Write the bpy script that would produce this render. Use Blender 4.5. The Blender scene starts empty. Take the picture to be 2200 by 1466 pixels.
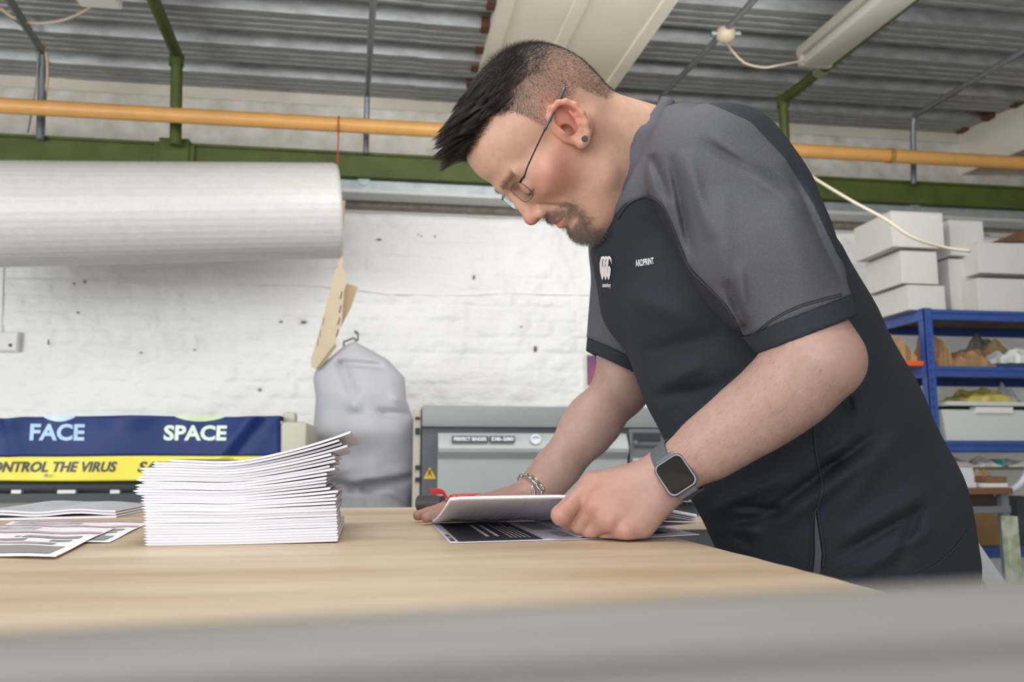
import bpy, bmesh, math, random
import numpy as np
from mathutils import Vector, Matrix, Euler, noise as mnoise
R_ = math.radians
scene = bpy.context.scene
COL = scene.collection
random.seed(7); RNG = np.random.default_rng(7)

# ------------------------------------------------------------------ camera
FPX = 1800.0                      # focal length in pixels of the 2200 px wide frame
CAM_Z = 1.0
YAW, PITCH = R_(8.4), math.atan((985 - 733) / FPX)
cam_d = bpy.data.cameras.new('camera'); cam = bpy.data.objects.new('camera', cam_d); COL.objects.link(cam)
cam.location = (0, 0, CAM_Z)
cam.rotation_euler = (math.pi / 2 + PITCH, 0, -YAW)
cam_d.sensor_width = 36; cam_d.lens = FPX / 2200 * 36
cam_d.clip_start = 0.01; cam_d.clip_end = 60
cam_d.dof.use_dof = True; cam_d.dof.focus_distance = 1.0; cam_d.dof.aperture_fstop = 7.0
scene.camera = cam

# ------------------------------------------------------------------ view, world, lights
scene.view_settings.view_transform = 'Standard'; scene.view_settings.look = 'None'
scene.view_settings.gamma = 1; scene.view_settings.use_curve_mapping = False
scene.view_settings.exposure = 0.0
scene.display_settings.display_device = 'sRGB'
w = bpy.data.worlds.new('world'); scene.world = w; w.use_nodes = True
w.node_tree.nodes['Background'].inputs[0].default_value = (0.88, 0.94, 1.0, 1)
w.node_tree.nodes['Background'].inputs[1].default_value = 0.85

def area(name, loc, target, size, size_y, power, col=(1, 1, 1)):
    l = bpy.data.lights.new(name, 'AREA'); l.shape = 'RECTANGLE'; l.size = size; l.size_y = size_y
    l.energy = power; l.color = col
    o = bpy.data.objects.new(name, l); COL.objects.link(o); o.location = loc
    d = Vector(target) - Vector(loc); o.rotation_euler = d.to_track_quat('-Z', 'Y').to_euler()
    return o
# big workshop window behind and left of the photographer, roof light ahead, two added wall fills
area('window_light', (-1.5, -2.1, 1.75), (0.2, 3.0, 1.25), 3.6, 1.7, 103, (1.0, 0.985, 0.97))
area('roof_light', (0.2, 0.9, 2.55), (0.1, 1.0, 0.0), 2.0, 0.8, 36, (1.0, 0.985, 0.96))
area('wall_wash_light', (0.9, 2.0, 2.35), (0.8, 4.0, 1.2), 2.0, 0.3, 18, (1.0, 0.99, 0.98))  # added fill without a source in the room, brightens the back wall
area('left_wall_fill_light', (-3.2, 0.4, 1.35), (-1.2, 3.9, 1.15), 1.6, 1.4, 66, (0.97, 0.99, 1.0))  # added fill lamp with no modelled window, lifts the left of the back wall

# ------------------------------------------------------------------ picture-to-place helpers
_Rm = Euler(cam.rotation_euler).to_matrix()
CR = np.array(_Rm.col[0]); CU = np.array(_Rm.col[1]); CB = np.array(_Rm.col[2])   # right, up, back
CO = np.array((0, 0, CAM_Z), float)
def ray(px, py): return CR * ((px - 1100) / FPX) + CU * ((733 - py) / FPX) - CB
def C(px, py, d): return CO + ray(px, py) * d
def onY(px, py, Y): r = ray(px, py); return CO + r * (Y / r[1])
def onZ(px, py, Z): r = ray(px, py); return CO + r * ((Z - CAM_Z) / r[2])
TABLE_Z = CAM_Z - 0.0934
V = Vector

# ------------------------------------------------------------------ materials
def lin(c):
    if isinstance(c, str):
        c = [int(c[i:i + 2], 16) / 255 for i in (1, 3, 5)]
    return tuple(x / 12.92 if x <= .04045 else ((x + .055) / 1.055) ** 2.4 for x in c) + (1,)
_M = {}
def mat(name, col, rough=.6, metal=0, var=0, vscale=8, bump=0, bscale=60, col2=None, spec=.5, stretch=None, attr=None, sss=0, detail=4, coat=0, bdist=.002):
    if name in _M: return _M[name]
    m = bpy.data.materials.new(name); m.use_nodes = True; nt = m.node_tree; N = nt.nodes; L = nt.links
    b = N['Principled BSDF']; b.inputs['Roughness'].default_value = rough; b.inputs['Metallic'].default_value = metal
    b.inputs['Specular IOR Level'].default_value = spec; b.inputs['Coat Weight'].default_value = coat
    base = lin(col); b.inputs['Base Color'].default_value = base
    tc = N.new('ShaderNodeTexCoord'); src = tc.outputs['Object']
    if stretch:
        mp = N.new('ShaderNodeMapping'); mp.inputs['Scale'].default_value = stretch; L.new(src, mp.inputs[0]); src = mp.outputs[0]
    colsock = None
    if attr:
        a = N.new('ShaderNodeAttribute'); a.attribute_name = attr; colsock = a.outputs['Color']
    if var:
        n = N.new('ShaderNodeTexNoise'); n.inputs['Scale'].default_value = vscale; n.inputs['Detail'].default_value = detail; L.new(src, n.inputs['Vector'])
        mr = N.new('ShaderNodeMapRange'); mr.inputs[1].default_value = .3; mr.inputs[2].default_value = .7; L.new(n.outputs[0], mr.inputs[0])
        mx = N.new('ShaderNodeMix'); mx.data_type = 'RGBA'; L.new(mr.outputs[0], mx.inputs[0])
        c2 = lin(col2) if col2 else tuple(x * (1 - var) for x in base[:3]) + (1,)
        if colsock:
            hs = N.new('ShaderNodeMix'); hs.data_type = 'RGBA'; hs.blend_type = 'MULTIPLY'; hs.inputs[0].default_value = 1
            L.new(colsock, hs.inputs[6]); hs.inputs[7].default_value = (1 - var, 1 - var, 1 - var, 1)
            L.new(colsock, mx.inputs[6]); L.new(hs.outputs[2], mx.inputs[7])
        else:
            mx.inputs[6].default_value = base; mx.inputs[7].default_value = c2
        colsock = mx.outputs[2]
    if colsock: L.new(colsock, b.inputs['Base Color'])
    if sss:
        b.inputs['Subsurface Weight'].default_value = sss; b.inputs['Subsurface Radius'].default_value = (1, .35, .2); b.inputs['Subsurface Scale'].default_value = .006
    if bump:
        n2 = N.new('ShaderNodeTexNoise'); n2.inputs['Scale'].default_value = bscale; n2.inputs['Detail'].default_value = 3; L.new(src, n2.inputs['Vector'])
        bp = N.new('ShaderNodeBump'); bp.inputs['Strength'].default_value = bump; bp.inputs['Distance'].default_value = bdist
        L.new(n2.outputs[0], bp.inputs['Height']); L.new(bp.outputs[0], b.inputs['Normal'])
    _M[name] = m; return m

# ------------------------------------------------------------------ object helpers
def link(o, parent=None):
    COL.objects.link(o)
    if parent is not None:
        o.parent = parent
    return o
def tag(o, label=None, cat=None, group=None, kind=None):
    if label: o['label'] = label
    if cat: o['category'] = cat
    if group: o['group'] = group
    if kind: o['kind'] = kind
    return o
def thing(name, label, cat, loc=(0, 0, 0), group=None):
    o = bpy.data.objects.new(name, None); COL.objects.link(o); o.location = loc; o.empty_display_size = .05
    return tag(o, label, cat, group)
def meshobj(name, verts, faces, m=None, parent=None, smooth=False):
    me = bpy.data.meshes.new(name)
    off = np.array(parent.location) if parent is not None else np.zeros(3)
    if parent is not None and parent.parent is not None: off = off + np.array(parent.parent.location)
    vv = (np.asarray(verts, float) - off)
    me.from_pydata(vv.tolist(), [], [tuple(int(i) for i in f) for f in faces]); me.update()
    o = bpy.data.objects.new(name, me)
    if m: me.materials.append(m)
    if smooth: me.polygons.foreach_set('use_smooth', [True] * len(me.polygons))
    return link(o, parent)
def fastmesh(name, verts, quads, m=None, parent=None, smooth=True):
    """verts Nx3, quads Mx4 (or Mx3) numpy: quick path for dense meshes; world coordinates"""
    off = np.zeros(3)
    p = parent
    while p is not None: off = off + np.array(p.location); p = p.parent
    verts = np.asarray(verts, np.float32) - off.astype(np.float32); quads = np.asarray(quads, np.int32); k = quads.shape[1]
    me = bpy.data.meshes.new(name); me.vertices.add(len(verts)); me.vertices.foreach_set('co', verts.ravel())
    me.loops.add(quads.size); me.loops.foreach_set('vertex_index', quads.ravel())
    me.polygons.add(len(quads)); me.polygons.foreach_set('loop_start', np.arange(0, quads.size, k, dtype=np.int32))
    me.polygons.foreach_set('loop_total', np.full(len(quads), k, np.int32))
    me.update(calc_edges=True); me.validate()
    if smooth: me.polygons.foreach_set('use_smooth', np.ones(len(me.polygons), bool))
    if m: me.materials.append(m)
    o = bpy.data.objects.new(name, me); return link(o, parent)
class MB:
    """collects shapes (world coordinates) and links them as one mesh object"""
    def __init__(s): s.v = []; s.f = []
    def add(s, v, f):
        k = len(s.v); s.v += [tuple(map(float, p)) for p in v]; s.f += [tuple(i + k for i in q) for q in f]; return s
    def box(s, lo, hi, M=None, bev=0):
        x0, y0, z0 = lo; x1, y1, z1 = hi
        if bev > 0:
            b = min(bev, abs(x1 - x0) * .45, abs(y1 - y0) * .45, abs(z1 - z0) * .45)
            bm = bmesh.new(); bmesh.ops.create_cube(bm, size=1)
            for q in bm.verts: q.co = V(((x0 + x1) / 2 + q.co.x * (x1 - x0), (y0 + y1) / 2 + q.co.y * (y1 - y0), (z0 + z1) / 2 + q.co.z * (z1 - z0)))
            bmesh.ops.bevel(bm, geom=bm.edges[:], offset=b, segments=2, profile=.6, affect='EDGES')
            bm.verts.index_update(); vs = [q.co.copy() for q in bm.verts]; fs = [[q.index for q in f.verts] for f in bm.faces]; bm.free()
        else:
            vs = [V(p) for p in ((x0, y0, z0), (x1, y0, z0), (x1, y1, z0), (x0, y1, z0), (x0, y0, z1), (x1, y0, z1), (x1, y1, z1), (x0, y1, z1))]
            fs = [(0, 3, 2, 1), (4, 5, 6, 7), (0, 1, 5, 4), (1, 2, 6, 5), (2, 3, 7, 6), (3, 0, 4, 7)]
        if M is not None: vs = [M @ p for p in vs]
        return s.add(vs, fs)
    def tube(s, pts, r, n=12, caps=True, flat=None):
        pts = [V(tuple(map(float, p))) for p in pts]; N = len(pts); rr = r if hasattr(r, '__len__') else [r] * N
        t0 = (pts[1] - pts[0]).normalized(); up = V((0, 0, 1)) if abs(t0.z) < .9 else V((1, 0, 0)); u = t0.cross(up).normalized(); vs = []
        for i, p in enumerate(pts):
            t = (pts[min(i + 1, N - 1)] - pts[max(i - 1, 0)])
            if t.length < 1e-9: t = t0
            t = t.normalized(); u = (u - t * u.dot(t)).normalized(); w_ = t.cross(u)
            for k in range(n):
                a = 2 * math.pi * k / n; vs.append(p + (u * math.cos(a) + w_ * math.sin(a) * (flat or 1)) * rr[i])
        fs = [(i * n + k, i * n + (k + 1) % n, (i + 1) * n + (k + 1) % n, (i + 1) * n + k) for i in range(N - 1) for k in range(n)]
        if caps: fs += [tuple(range(n))[::-1], tuple((N - 1) * n + k for k in range(n))]
        return s.add(vs, fs)
    def lathe(s, prof, M, n=24):
        """prof: (radius, height) pairs about local z"""
        vs = [M @ V((r * math.cos(2 * math.pi * k / n), r * math.sin(2 * math.pi * k / n), h)) for r, h in prof for k in range(n)]
        N = len(prof)
        fs = [(i * n + k, i * n + (k + 1) % n, (i + 1) * n + (k + 1) % n, (i + 1) * n + k) for i in range(N - 1) for k in range(n)]
        fs += [tuple(range(n))[::-1], tuple((N - 1) * n + k for k in range(n))]
        return s.add(vs, fs)
    def prism(s, poly, ext):
        """poly: 3-D points of a planar outline, ext: extrusion vector"""
        n = len(poly); e = V(ext); p = [V(q) for q in poly]
        return s.add(p + [q + e for q in p], [tuple(range(n))[::-1], tuple(range(n, 2 * n))] + [(i, (i + 1) % n, n + (i + 1) % n, n + i) for i in range(n)])
    def build(s, name, m=None, parent=None, smooth=False, auto=None):
        o = meshobj(name, s.v, s.f, m, parent, smooth)
        if auto:
            me = o.data; me.polygons.foreach_set('use_smooth', [True] * len(me.polygons))
            try: me.set_sharp_from_angle(angle=R_(auto))
            except Exception: pass
        bm = bmesh.new(); bm.from_mesh(o.data); bmesh.ops.recalc_face_normals(bm, faces=bm.faces); bm.to_mesh(o.data); bm.free()
        return o
def dup(o, parent=None):
    c = o.copy(); COL.objects.link(c)
    if parent is not None: c.parent = parent
    for ch in list(o.children): dup(ch, c)
    return c
def text_mesh(name, body, M, size, m, parent=None, bold=0., extrude=.0004, shear=0., align='LEFT', spacing=1.0, sx=1.0):
    """M maps local (x right, y up) text plane to the world"""
    cu = bpy.data.curves.new(name, 'FONT'); cu.body = body; cu.size = size; cu.extrude = extrude; cu.offset = bold; cu.shear = shear
    cu.align_x = align; cu.space_character = spacing; cu.resolution_u = 3
    t = bpy.data.objects.new(name, cu); COL.objects.link(t)
    dg = bpy.context.evaluated_depsgraph_get(); dg.update()
    me = bpy.data.meshes.new_from_object(t.evaluated_get(dg)); bpy.data.objects.remove(t); bpy.data.curves.remove(cu)
    off = V((0, 0, 0)); p = parent
    while p is not None: off = off + V(p.location); p = p.parent
    me.transform(Matrix.Translation(-off) @ M @ Matrix.Diagonal((sx, 1, 1, 1))); me.materials.clear(); me.materials.append(m)
    o = bpy.data.objects.new(name, me); return link(o, parent)
def frameM(origin, x, y):
    x = V(x).normalized(); y = V(y); y = (y - x * y.dot(x)).normalized(); z = x.cross(y)
    return Matrix(((x.x, y.x, z.x, origin[0]), (x.y, y.y, z.y, origin[1]), (x.z, y.z, z.z, origin[2]), (0, 0, 0, 1)))
def spline(pts, n=8):
    """Catmull-Rom through points"""
    P = [np.array(p, float) for p in pts]; P = [2 * P[0] - P[1]] + P + [2 * P[-1] - P[-2]]; out = []
    for i in range(1, len(P) - 2):
        for k in range(n):
            t = k / n; a, b, c, d = P[i - 1], P[i], P[i + 1], P[i + 2]
            out.append(.5 * ((2 * b) + (c - a) * t + (2 * a - 5 * b + 4 * c - d) * t * t + (3 * b - a - 3 * c + d) * t ** 3))
    out.append(P[-2]); return out
# ================================================================== THE ROOM
WY = 3.9          # face of the painted brick wall
UY = 4.12         # face of the upper wall, set back behind the steel beam
XL, XR = -3.4, 3.9
m_wall = mat('wall_paint', '#f5f5f4', .6, var=.07, vscale=3, bump=1.0, bscale=14, bdist=.016, stretch=(.7, 1, 1.3))
m_cream = mat('cream_paint', '#ddd4c4', .7, var=.14, vscale=5, bump=.3, bscale=30)
m_green = mat('green_paint', '#4f5c20', .6, var=.35, vscale=9, bump=.35, bscale=60)
m_green_pale = mat('pale_green_paint', '#8f9a72', .5, var=.3, vscale=14)
m_orange = mat('orange_pipe_paint', '#d9a35c', .42, var=.12, vscale=16, bump=.2, bscale=40)
m_galv = mat('galvanised_steel', '#8d9190', .45, .55, var=.3, vscale=18, bump=.15, bscale=40)
m_conduit = mat('conduit_grey', '#84898c', .42, .5, var=.15, vscale=30)
m_cable = mat('cable_cream', '#bfae96', .5)
m_box_beam = mat('beam_cream', '#f0e7d8', .6, var=.1, vscale=4, bump=.15, bscale=25)
m_white = mat('white_plastic', '#e2e1dd', .4)
m_dark = mat('dark_rubber', '#22262a', .6)
m_rust = mat('rust', '#6a4a33', .8, var=.3, vscale=30)

# ---- floor
MB().box((XL, -2.2, -.05), (XR, 4.3, 0)).build('floor', mat('concrete_floor', '#8a8780', .7, var=.25, vscale=3, bump=.3, bscale=20))['kind'] = 'structure'

MB().box((XR, -2.2, 0), (XR + .1, 4.3, 3.1)).build('wall_right', mat('side_wall_paint', '#e6e4df', .75, var=.06, vscale=3, bump=.4, bscale=25))['kind'] = 'structure'
MB().box((XL - .1, -2.2, 0), (XL, 4.3, 3.1)).build('wall_left', mat('side_wall_paint', '#e6e4df'))['kind'] = 'structure'
# ---- painted brick wall, modelled relief (bricks under many coats of paint)
zt = onY(740, 457, WY)[2]; zt2 = zt
def wall_relief(X, Z):
    ch, bw, mj = .0745, .225, .010
    row = np.floor(Z / ch); fz = Z / ch - row; off = (row % 2) * .5 + np.sin(row * 12.9) * .06
    wob = .006 * np.sin(X * 3.1 + row) + .004 * np.sin(X * 9.3 + row * 2.1)
    fz2 = np.clip(fz + wob / ch, 0, 1); u = X / bw + off; col = np.floor(u); fu = u - col
    h1 = np.sin(row * 127.1 + col * 311.7) * 43758.5453; h1 = h1 - np.floor(h1)
    ez = np.minimum(fz2, 1 - fz2) * ch; eu = np.minimum(fu, 1 - fu) * bw
    e = np.minimum(ez * 1.0, eu * 1.5); g = np.clip(e / .016, 0, 1); g = g * g * (3 - 2 * g)
    return .0020 * g + .0026 * h1 * g
nx, nz = 900, 330
gx = np.linspace(XL, XR, nx); gz = np.linspace(0, zt, nz); X, Z = np.meshgrid(gx, gz, indexing='ij')
H = wall_relief(X, Z)
def vnoise(X, Z, s, seed):
    g = np.random.default_rng(seed).random((260, 160)); x = (X - XL) * s; z = Z * s; i = np.floor(x).astype(int); j = np.floor(z).astype(int); a = x - i; b = z - j
    a = a * a * (3 - 2 * a); b = b * b * (3 - 2 * b); i %= 259; j %= 159
    return (g[i, j] * (1 - a) + g[i + 1, j] * a) * (1 - b) + (g[i, j + 1] * (1 - a) + g[i + 1, j + 1] * a) * b
H = H + .012 * vnoise(X, Z, 6, 1) + .011 * vnoise(X * 1.0, Z, 13, 2) + .006 * vnoise(X, Z, 27, 3) + .003 * vnoise(X, Z, 40, 4)
# chips and holes where fixings were pulled out
for (px, py, r) in [(652, 692, .012), (605, 692, .008), (1150, 750, .012), (1018, 598, .01), (558, 838, .008), (303, 758, .006), (988, 432, .006), (905, 508, .006), (935, 508, .006), (1120, 705, .006), (300, 828, .012), (760, 652, .006)]:
    p = onY(px, py, WY); H -= .014 * np.exp(-(((X - p[0]) / r) ** 2 + ((Z - p[2]) / (r * .8)) ** 2))
for (px, py, px2, py2) in [(416, 728, 420, 752), (622, 835, 640, 838), (105, 720, 108, 750), (990, 735, 994, 760), (1000, 432, 1010, 430)]:
    p, q = onY(px, py, WY), onY(px2, py2, WY); c = (p + q) / 2; H += .008 * np.exp(-(((X - c[0]) / .018) ** 2 + ((Z - c[2]) / .035) ** 2) ** 2)
vv = np.stack([X.ravel(), (WY + .012 - H).ravel(), Z.ravel()], 1)
i0 = (np.arange(nx - 1)[:, None] * nz + np.arange(nz - 1)[None]).ravel()
o = fastmesh('wall_back', vv, np.stack([i0, i0 + nz, i0 + nz + 1, i0 + 1], 1), m_wall); o['kind'] = 'structure'
MB().box((XL, WY + .02, 0), (XR, UY + .2, zt - .002)).build('wall_back_core', m_wall)['kind'] = 'structure'
# small dark plug holes and scuffs left in the paint
_wall = COL.objects['wall_back']
for k, (px_, py_, rw, rh) in enumerate([(652, 692, .016, .005), (604, 692, .009, .005), (1150, 750, .008, .016), (1018, 597, .005, .012), (558, 838, .006, .006), (303, 758, .005, .004), (988, 432, .004, .004), (905, 508, .004, .004), (935, 508, .004, .004), (1120, 703, .005, .005), (168, 672, .006, .004), (815, 515, .013, .004), (899, 505, .003, .006), (105, 735, .004, .012), (418, 752, .007, .003), (965, 440, .003, .003), (160, 610, .006, .004), (182, 606, .003, .006)]):
    p_ = onY(px_, py_, WY - .010); pts_ = [(p_[0] + rw * math.cos(a_) * random.uniform(.7, 1.1), WY - .016, p_[2] + rh * math.sin(a_) * random.uniform(.7, 1.1)) for a_ in np.linspace(0, 2 * math.pi, 9)[:-1]]
    MB().prism(pts_, (0, .03, 0)).build('plug_hole', mat('hole_dark', '#6f6b62', .9), _wall)
# top ledge of the thick wall
mb = MB().box((XL, WY - .035, zt), (XR, WY + .2, zt + .028), bev=.006); mb.build('trim_1', m_wall)['kind'] = 'structure'
zu0 = zt + .02
ZC = onY(790, 200, UY)[2]                         # where the roof sheets meet the wall
MB().box((XL, UY, zu0), (XR, UY + .15, ZC + .2)).build('wall_upper', m_cream)['kind'] = 'structure'
# exposed rough blocks: dirty course between ledge and beam
nx2, nz2 = 500, 40
gx = np.linspace(XL, XR, nx2); gz = np.linspace(onY(500, 215, UY)[2], onY(500, 335, UY)[2] - .05, nz2)[::-1]
X, Z = np.meshgrid(gx, gz, indexing='ij'); Hh = .012 * vnoise(X, Z, 9, 5) + .01 * vnoise(X, Z, 24, 6); Hh[:, [0, -1]] = 0
vv = np.stack([X.ravel(), (UY - .004 - Hh).ravel(), Z.ravel()], 1)
i0 = (np.arange(nx2 - 1)[:, None] * nz2 + np.arange(nz2 - 1)[None]).ravel()
o = fastmesh('wall_upper_render', vv, np.stack([i0, i0 + nz2, i0 + nz2 + 1, i0 + 1], 1)[:, ::-1], mat('dirty_whitewash', '#e6e2d9', .8, var=.25, vscale=11, col2='#c9c1b3', bump=.8, bscale=40)); o['kind'] = 'structure'

# ---- roof of profiled steel sheets; ribs run along the wall
SL = .062                                          # rises towards the wall
def roofz(Y): return ZC + (Y - UY) * SL
prof = []
pitch = .34
y = UY + .1
while y > -2.2:
    # raised pan, small stiffening ribs, deep trough
    for dy, dz in [(0, .012), (.085, .012), (.105, -.045), (.125, -.045), (.131, -.037), (.143, -.037), (.149, -.045), (.178, -.045), (.184, -.037), (.196, -.037), (.202, -.045), (.232, -.045), (.238, -.037), (.250, -.037), (.256, -.045), (.300, -.045), (.320, .012)]:
        prof.append((y - dy, roofz(y - dy) + .02 + dz))
    y -= pitch
n = len(prof); cuts = [XL, -1.55, .12, 2.02, XR]
m_roof = mat('roof_sheet_grey', '#aeb1b2', .45, .3, var=.35, vscale=12, stretch=(1, 6, 1), bump=.2, bscale=30)
for a, b in zip(cuts[:-1], cuts[1:]):
    vs = [(x, p[0], p[1] + (.003 if k else 0)) for k, x in enumerate((a - .02, b)) for p in prof]
    o = meshobj('ceiling' if a == XL else 'ceiling_sheet', vs, [(i, n + i, n + i + 1, i + 1) for i in range(n - 1)], m_roof); o['kind'] = 'structure'

# ---- cream boxed beams running from the wall towards the camera
def boxed_beam(pxl, pxr, pyl, pyr, label, drop=.17, lip=.035):
    a = onY(pxl, pyl, UY); b = onY(pxr, pyr, UY)
    x0, x1 = a[0], b[0]; t = thing('boxed_beam', label, 'beam', (x0, UY, ZC))
    mb = MB(); zb = lambda Y, d: roofz(Y) - d
    Y0, Y1 = UY, -2.0
    def slab(xa, xb, d0, d1):
        vs = [(xa, Y0, zb(Y0, d0)), (xb, Y0, zb(Y0, d0)), (xb, Y0, zb(Y0, d1)), (xa, Y0, zb(Y0, d1))]; ws = [(p[0], Y1, zb(Y1, [d0, d0, d1, d1][i])) for i, p in enumerate(vs)]
        return vs + ws, [(0, 1, 2, 3), (7, 6, 5, 4), (0, 4, 5, 1), (1, 5, 6, 2), (2, 6, 7, 3), (3, 7, 4, 0)]
    mb.add(*slab(x0, x1, -.01, drop)); mb.build('casing', m_box_beam, t)
    mb = MB(); mb.add(*slab(x0 - .02, x0 + .03, drop - lip, drop + .012)); mb.add(*slab(x1 - .03, x1 + .02, drop - lip, drop + .012)); mb.add(*slab(x0 + (x1 - x0) * .42, x0 + (x1 - x0) * .5, drop, drop + .008)); mb.build('edge_batten', m_box_beam, t)
    mb = MB()
    for k in range(9):
        Y = UY - .03 - k * .205; mb.box((x0 - .035, Y - .06, zb(Y, .035)), (x0 - .001, Y, zb(Y, -.01)))
    mb.build('packing_block', m_rust, t)
    return t
boxed_beam(1008, 1240, 205, 150, 'cream boxed roof beam above the man\'s head', .15)
boxed_beam(2060, 2420, 300, 300, 'cream boxed roof beam at the right edge above the boxes', .26)

# ---- horizontal green steel beam
BY = 3.62
def hbar(pyt, pyb, px, Y, th, name, m, parent=None, x0=XL, x1=XR, bev=0):
    zt_, zb_ = onY(px, pyt, Y)[2], onY(px, pyb, Y)[2]
    return MB().box((x0, Y, zb_), (x1, Y + th, zt_), bev=bev).build(name, m, parent)
t = thing('steel_beam', 'green painted steel beam running along the wall under the orange pipe', 'beam', (0, BY, onY(500, 340, BY)[2]))
zt_, zb_ = onY(500, 312, BY)[2], onY(500, 366, BY)[2]
MB().box((XL, BY, zt_ - .012), (XR, BY + .12, zt_), bev=.002).box((XL, BY, zb_), (XR, BY + .12, zb_ + .012), bev=.002).box((XL, BY + .03, zb_ + .01), (XR, BY + .042, zt_ - .01)).build('beam_section', m_green, t)
MB().box((XL, BY + .008, zb_ + .014), (XR, BY + .03, zt_ - .014)).build('web_plate', m_green, t)
p = onY(375, 330, BY)
mb = MB().box((p[0] - .062, BY - .02, zb_ - .004), (p[0] + .062, BY + .1, zt_ + .012), bev=.006)
mb.box((p[0] - .082, BY - .008, zb_), (p[0] - .062, BY + .1, zt_ - .012)).box((p[0] + .062, BY - .008, zb_), (p[0] + .082, BY + .1, zt_ - .012))
mb.build('saddle_bracket', m_green, t)
# galvanised trunking under the beam
t = thing('trunking', 'galvanised steel trunking fixed under the green beam', 'trunking', (0, 3.66, onY(900, 400, 3.66)[2]))
hbar(392, 414, 900, 3.66, .1, 'channel', mat('galv_bright', '#aebabb', .35, .5, var=.3, vscale=14, bump=.1), t, bev=.004)
hbar(412, 419, 900, 3.655, .12, 'lip', mat('trunk_lip', '#c0c2be', .5, .2), t)
for px, py in ((782, 388), (1965, 438), (88, 352)):
    c = onY(px, py, 3.66); MB().lathe([(.0, -.012), (.022, -.012), (.026, 0), (.026, .01), (.0, .01)], Matrix.Translation(c) @ Matrix.Rotation(R_(90), 4, 'X'), 16).build('dome_fitting', mat('galv_bright', '#aebabb'), t)
t = thing('angle_rail', 'grey steel angle rail below the trunking with a rough mortar gap', 'rail', (0, 3.74, onY(900, 430, 3.74)[2]))
hbar(417, 430, 900, 3.74, .12, 'flange', mat('rail_grey', '#8c8c88', .6, .2, var=.2), t)
MB().box((XL, 3.80, onY(900, 448, 3.8)[2]), (XR, 3.99, onY(900, 428, 3.8)[2])).build('mortar_bed', mat('mortar', '#9b9184', .9, var=.4, vscale=30, bump=1, bscale=50), t)

# ---- orange gas pipe
OY = 3.42
c0 = onY(500, 255, OY)[2]; orr = (onY(500, 240, OY)[2] - onY(500, 271, OY)[2]) / 2
t = thing('gas_pipe', 'long orange painted pipe running along the wall', 'pipe', (0, OY, c0))
MB().tube([(XL, OY, c0), (XR, OY, c0)], orr, 20).build('pipe_run', m_orange, t, auto=40)
xx = onY(1912, 340, OY)[0]; MB().tube([(xx - .012, OY, c0), (xx + .012, OY, c0)], orr * 1.12, 20).build('pipe_joint', mat('pipe_joint_brown', '#a87c45', .5), t, auto=40)

# ---- green drop pipes following the roof
def drop_pipe(px_bot, py_bot, px_el, py_el, px_top, py_top, Yw, r, m, name, label, cat, clip=None):
    b = onY(px_bot, py_bot, Yw); e = onY(px_el, py_el, Yw)
    # raking part stays a fixed distance under the roof
    d = roofz(Yw) - e[2]; r_ = ray(px_top, py_top)
    s = (roofz(Yw) - d - Yw * SL - CAM_Z) / (r_[2] - SL * r_[1]); top = CO + r_ * s
    top = e + (top - e) * 2.2
    pts = [b, e + (b - e) * .12] + [e + (top - e) * k for k in (0.03,)] + [top]
    pts = [b] + [tuple(q) for q in spline([e + (b - e) * .12, e + (top - e) * .012, e + (top - e) * .06], 5)] + [top]
    t = thing(name, label, cat, tuple(b))
    MB().tube(pts, r, 14).build('pipe_run' if cat == 'pipe' else 'conduit_run', m, t, auto=50)
    return t, b, e, top
t, b, e, top = drop_pipe(377, 312, 380, 118, 330, 0, 3.55, .024, m_green, 'drop_pipe', 'dark green pipe bending from the beam up under the roof on the left', 'pipe')
MB().tube([e + np.array((0, 0, -.05)), e + np.array((0, 0, .0))], .030, 14).build('elbow_socket', m_green, t, auto=50)
t, b, e, top = drop_pipe(1690, 372, 1682, 216, 1955, 0, 3.55, .023, m_green, 'drop_pipe', 'dark green pipe beside the strip light, right of the man\'s shoulder', 'pipe')
MB().tube([e + (top - e) * .155, e + (top - e) * .18], .029, 14).build('union_joint', mat('union_grey', '#8a8a76', .5), t, auto=50)
MB().tube([e + np.array((0, 0, -.03)), e + np.array((0, 0, .02))], .030, 14).build('elbow_socket', m_green, t, auto=50)
drop_pipe(786, 330, 789, 205, 802, 0, 3.60, .0125, m_conduit, 'conduit', 'thin straight grey conduit dropping to the green beam left of the man', 'conduit')
drop_pipe(1963, 396, 1961, 252, 2200, 108, 3.60, .0135, m_conduit, 'conduit', 'grey conduit with a swept bend above the stacked boxes', 'conduit')
t, b, e, top = drop_pipe(1425, 300, 1418, 212, 1620, 0, 3.60, .0125, m_conduit, 'conduit', 'grey conduit behind the man\'s shoulder carrying the round junction box', 'conduit')
drop_pipe(86, 300, 93, 115, 20, 0, 3.60, .016, m_conduit, 'conduit', 'grey conduit at the far left with cream cables beside it', 'conduit')
# ball junction box
def under_roof(px, py, drop):
    r_ = ray(px, py); s = (roofz(0) - drop - CAM_Z) / (r_[2] - SL * r_[1]); return CO + r_ * s
dd = roofz(e[1]) - e[2]
jb = under_roof(1559, 73, dd + .012)
t = thing('junction_box', 'round cream junction box on the conduit beside the strip light', 'electrical box', tuple(jb))
MB().lathe([(0, -.034), (.020, -.032), (.034, -.018), (.038, 0), (.034, .018), (.018, .028), (0, .028)], Matrix.Translation(jb), 20).build('box_body', m_cable, t, auto=50)
MB().tube([jb + CR * .03, jb + CR * .055], .014, 10).build('gland', m_conduit, t); MB().tube([jb - CR * .03, jb - CR * .055], .014, 10).build('gland', m_conduit, t)
# strip light (unlit batten with diffuser)
la = under_roof(1752, 128, .16); lb = la + np.array((0, -1.5, -1.5 * SL))
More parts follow.
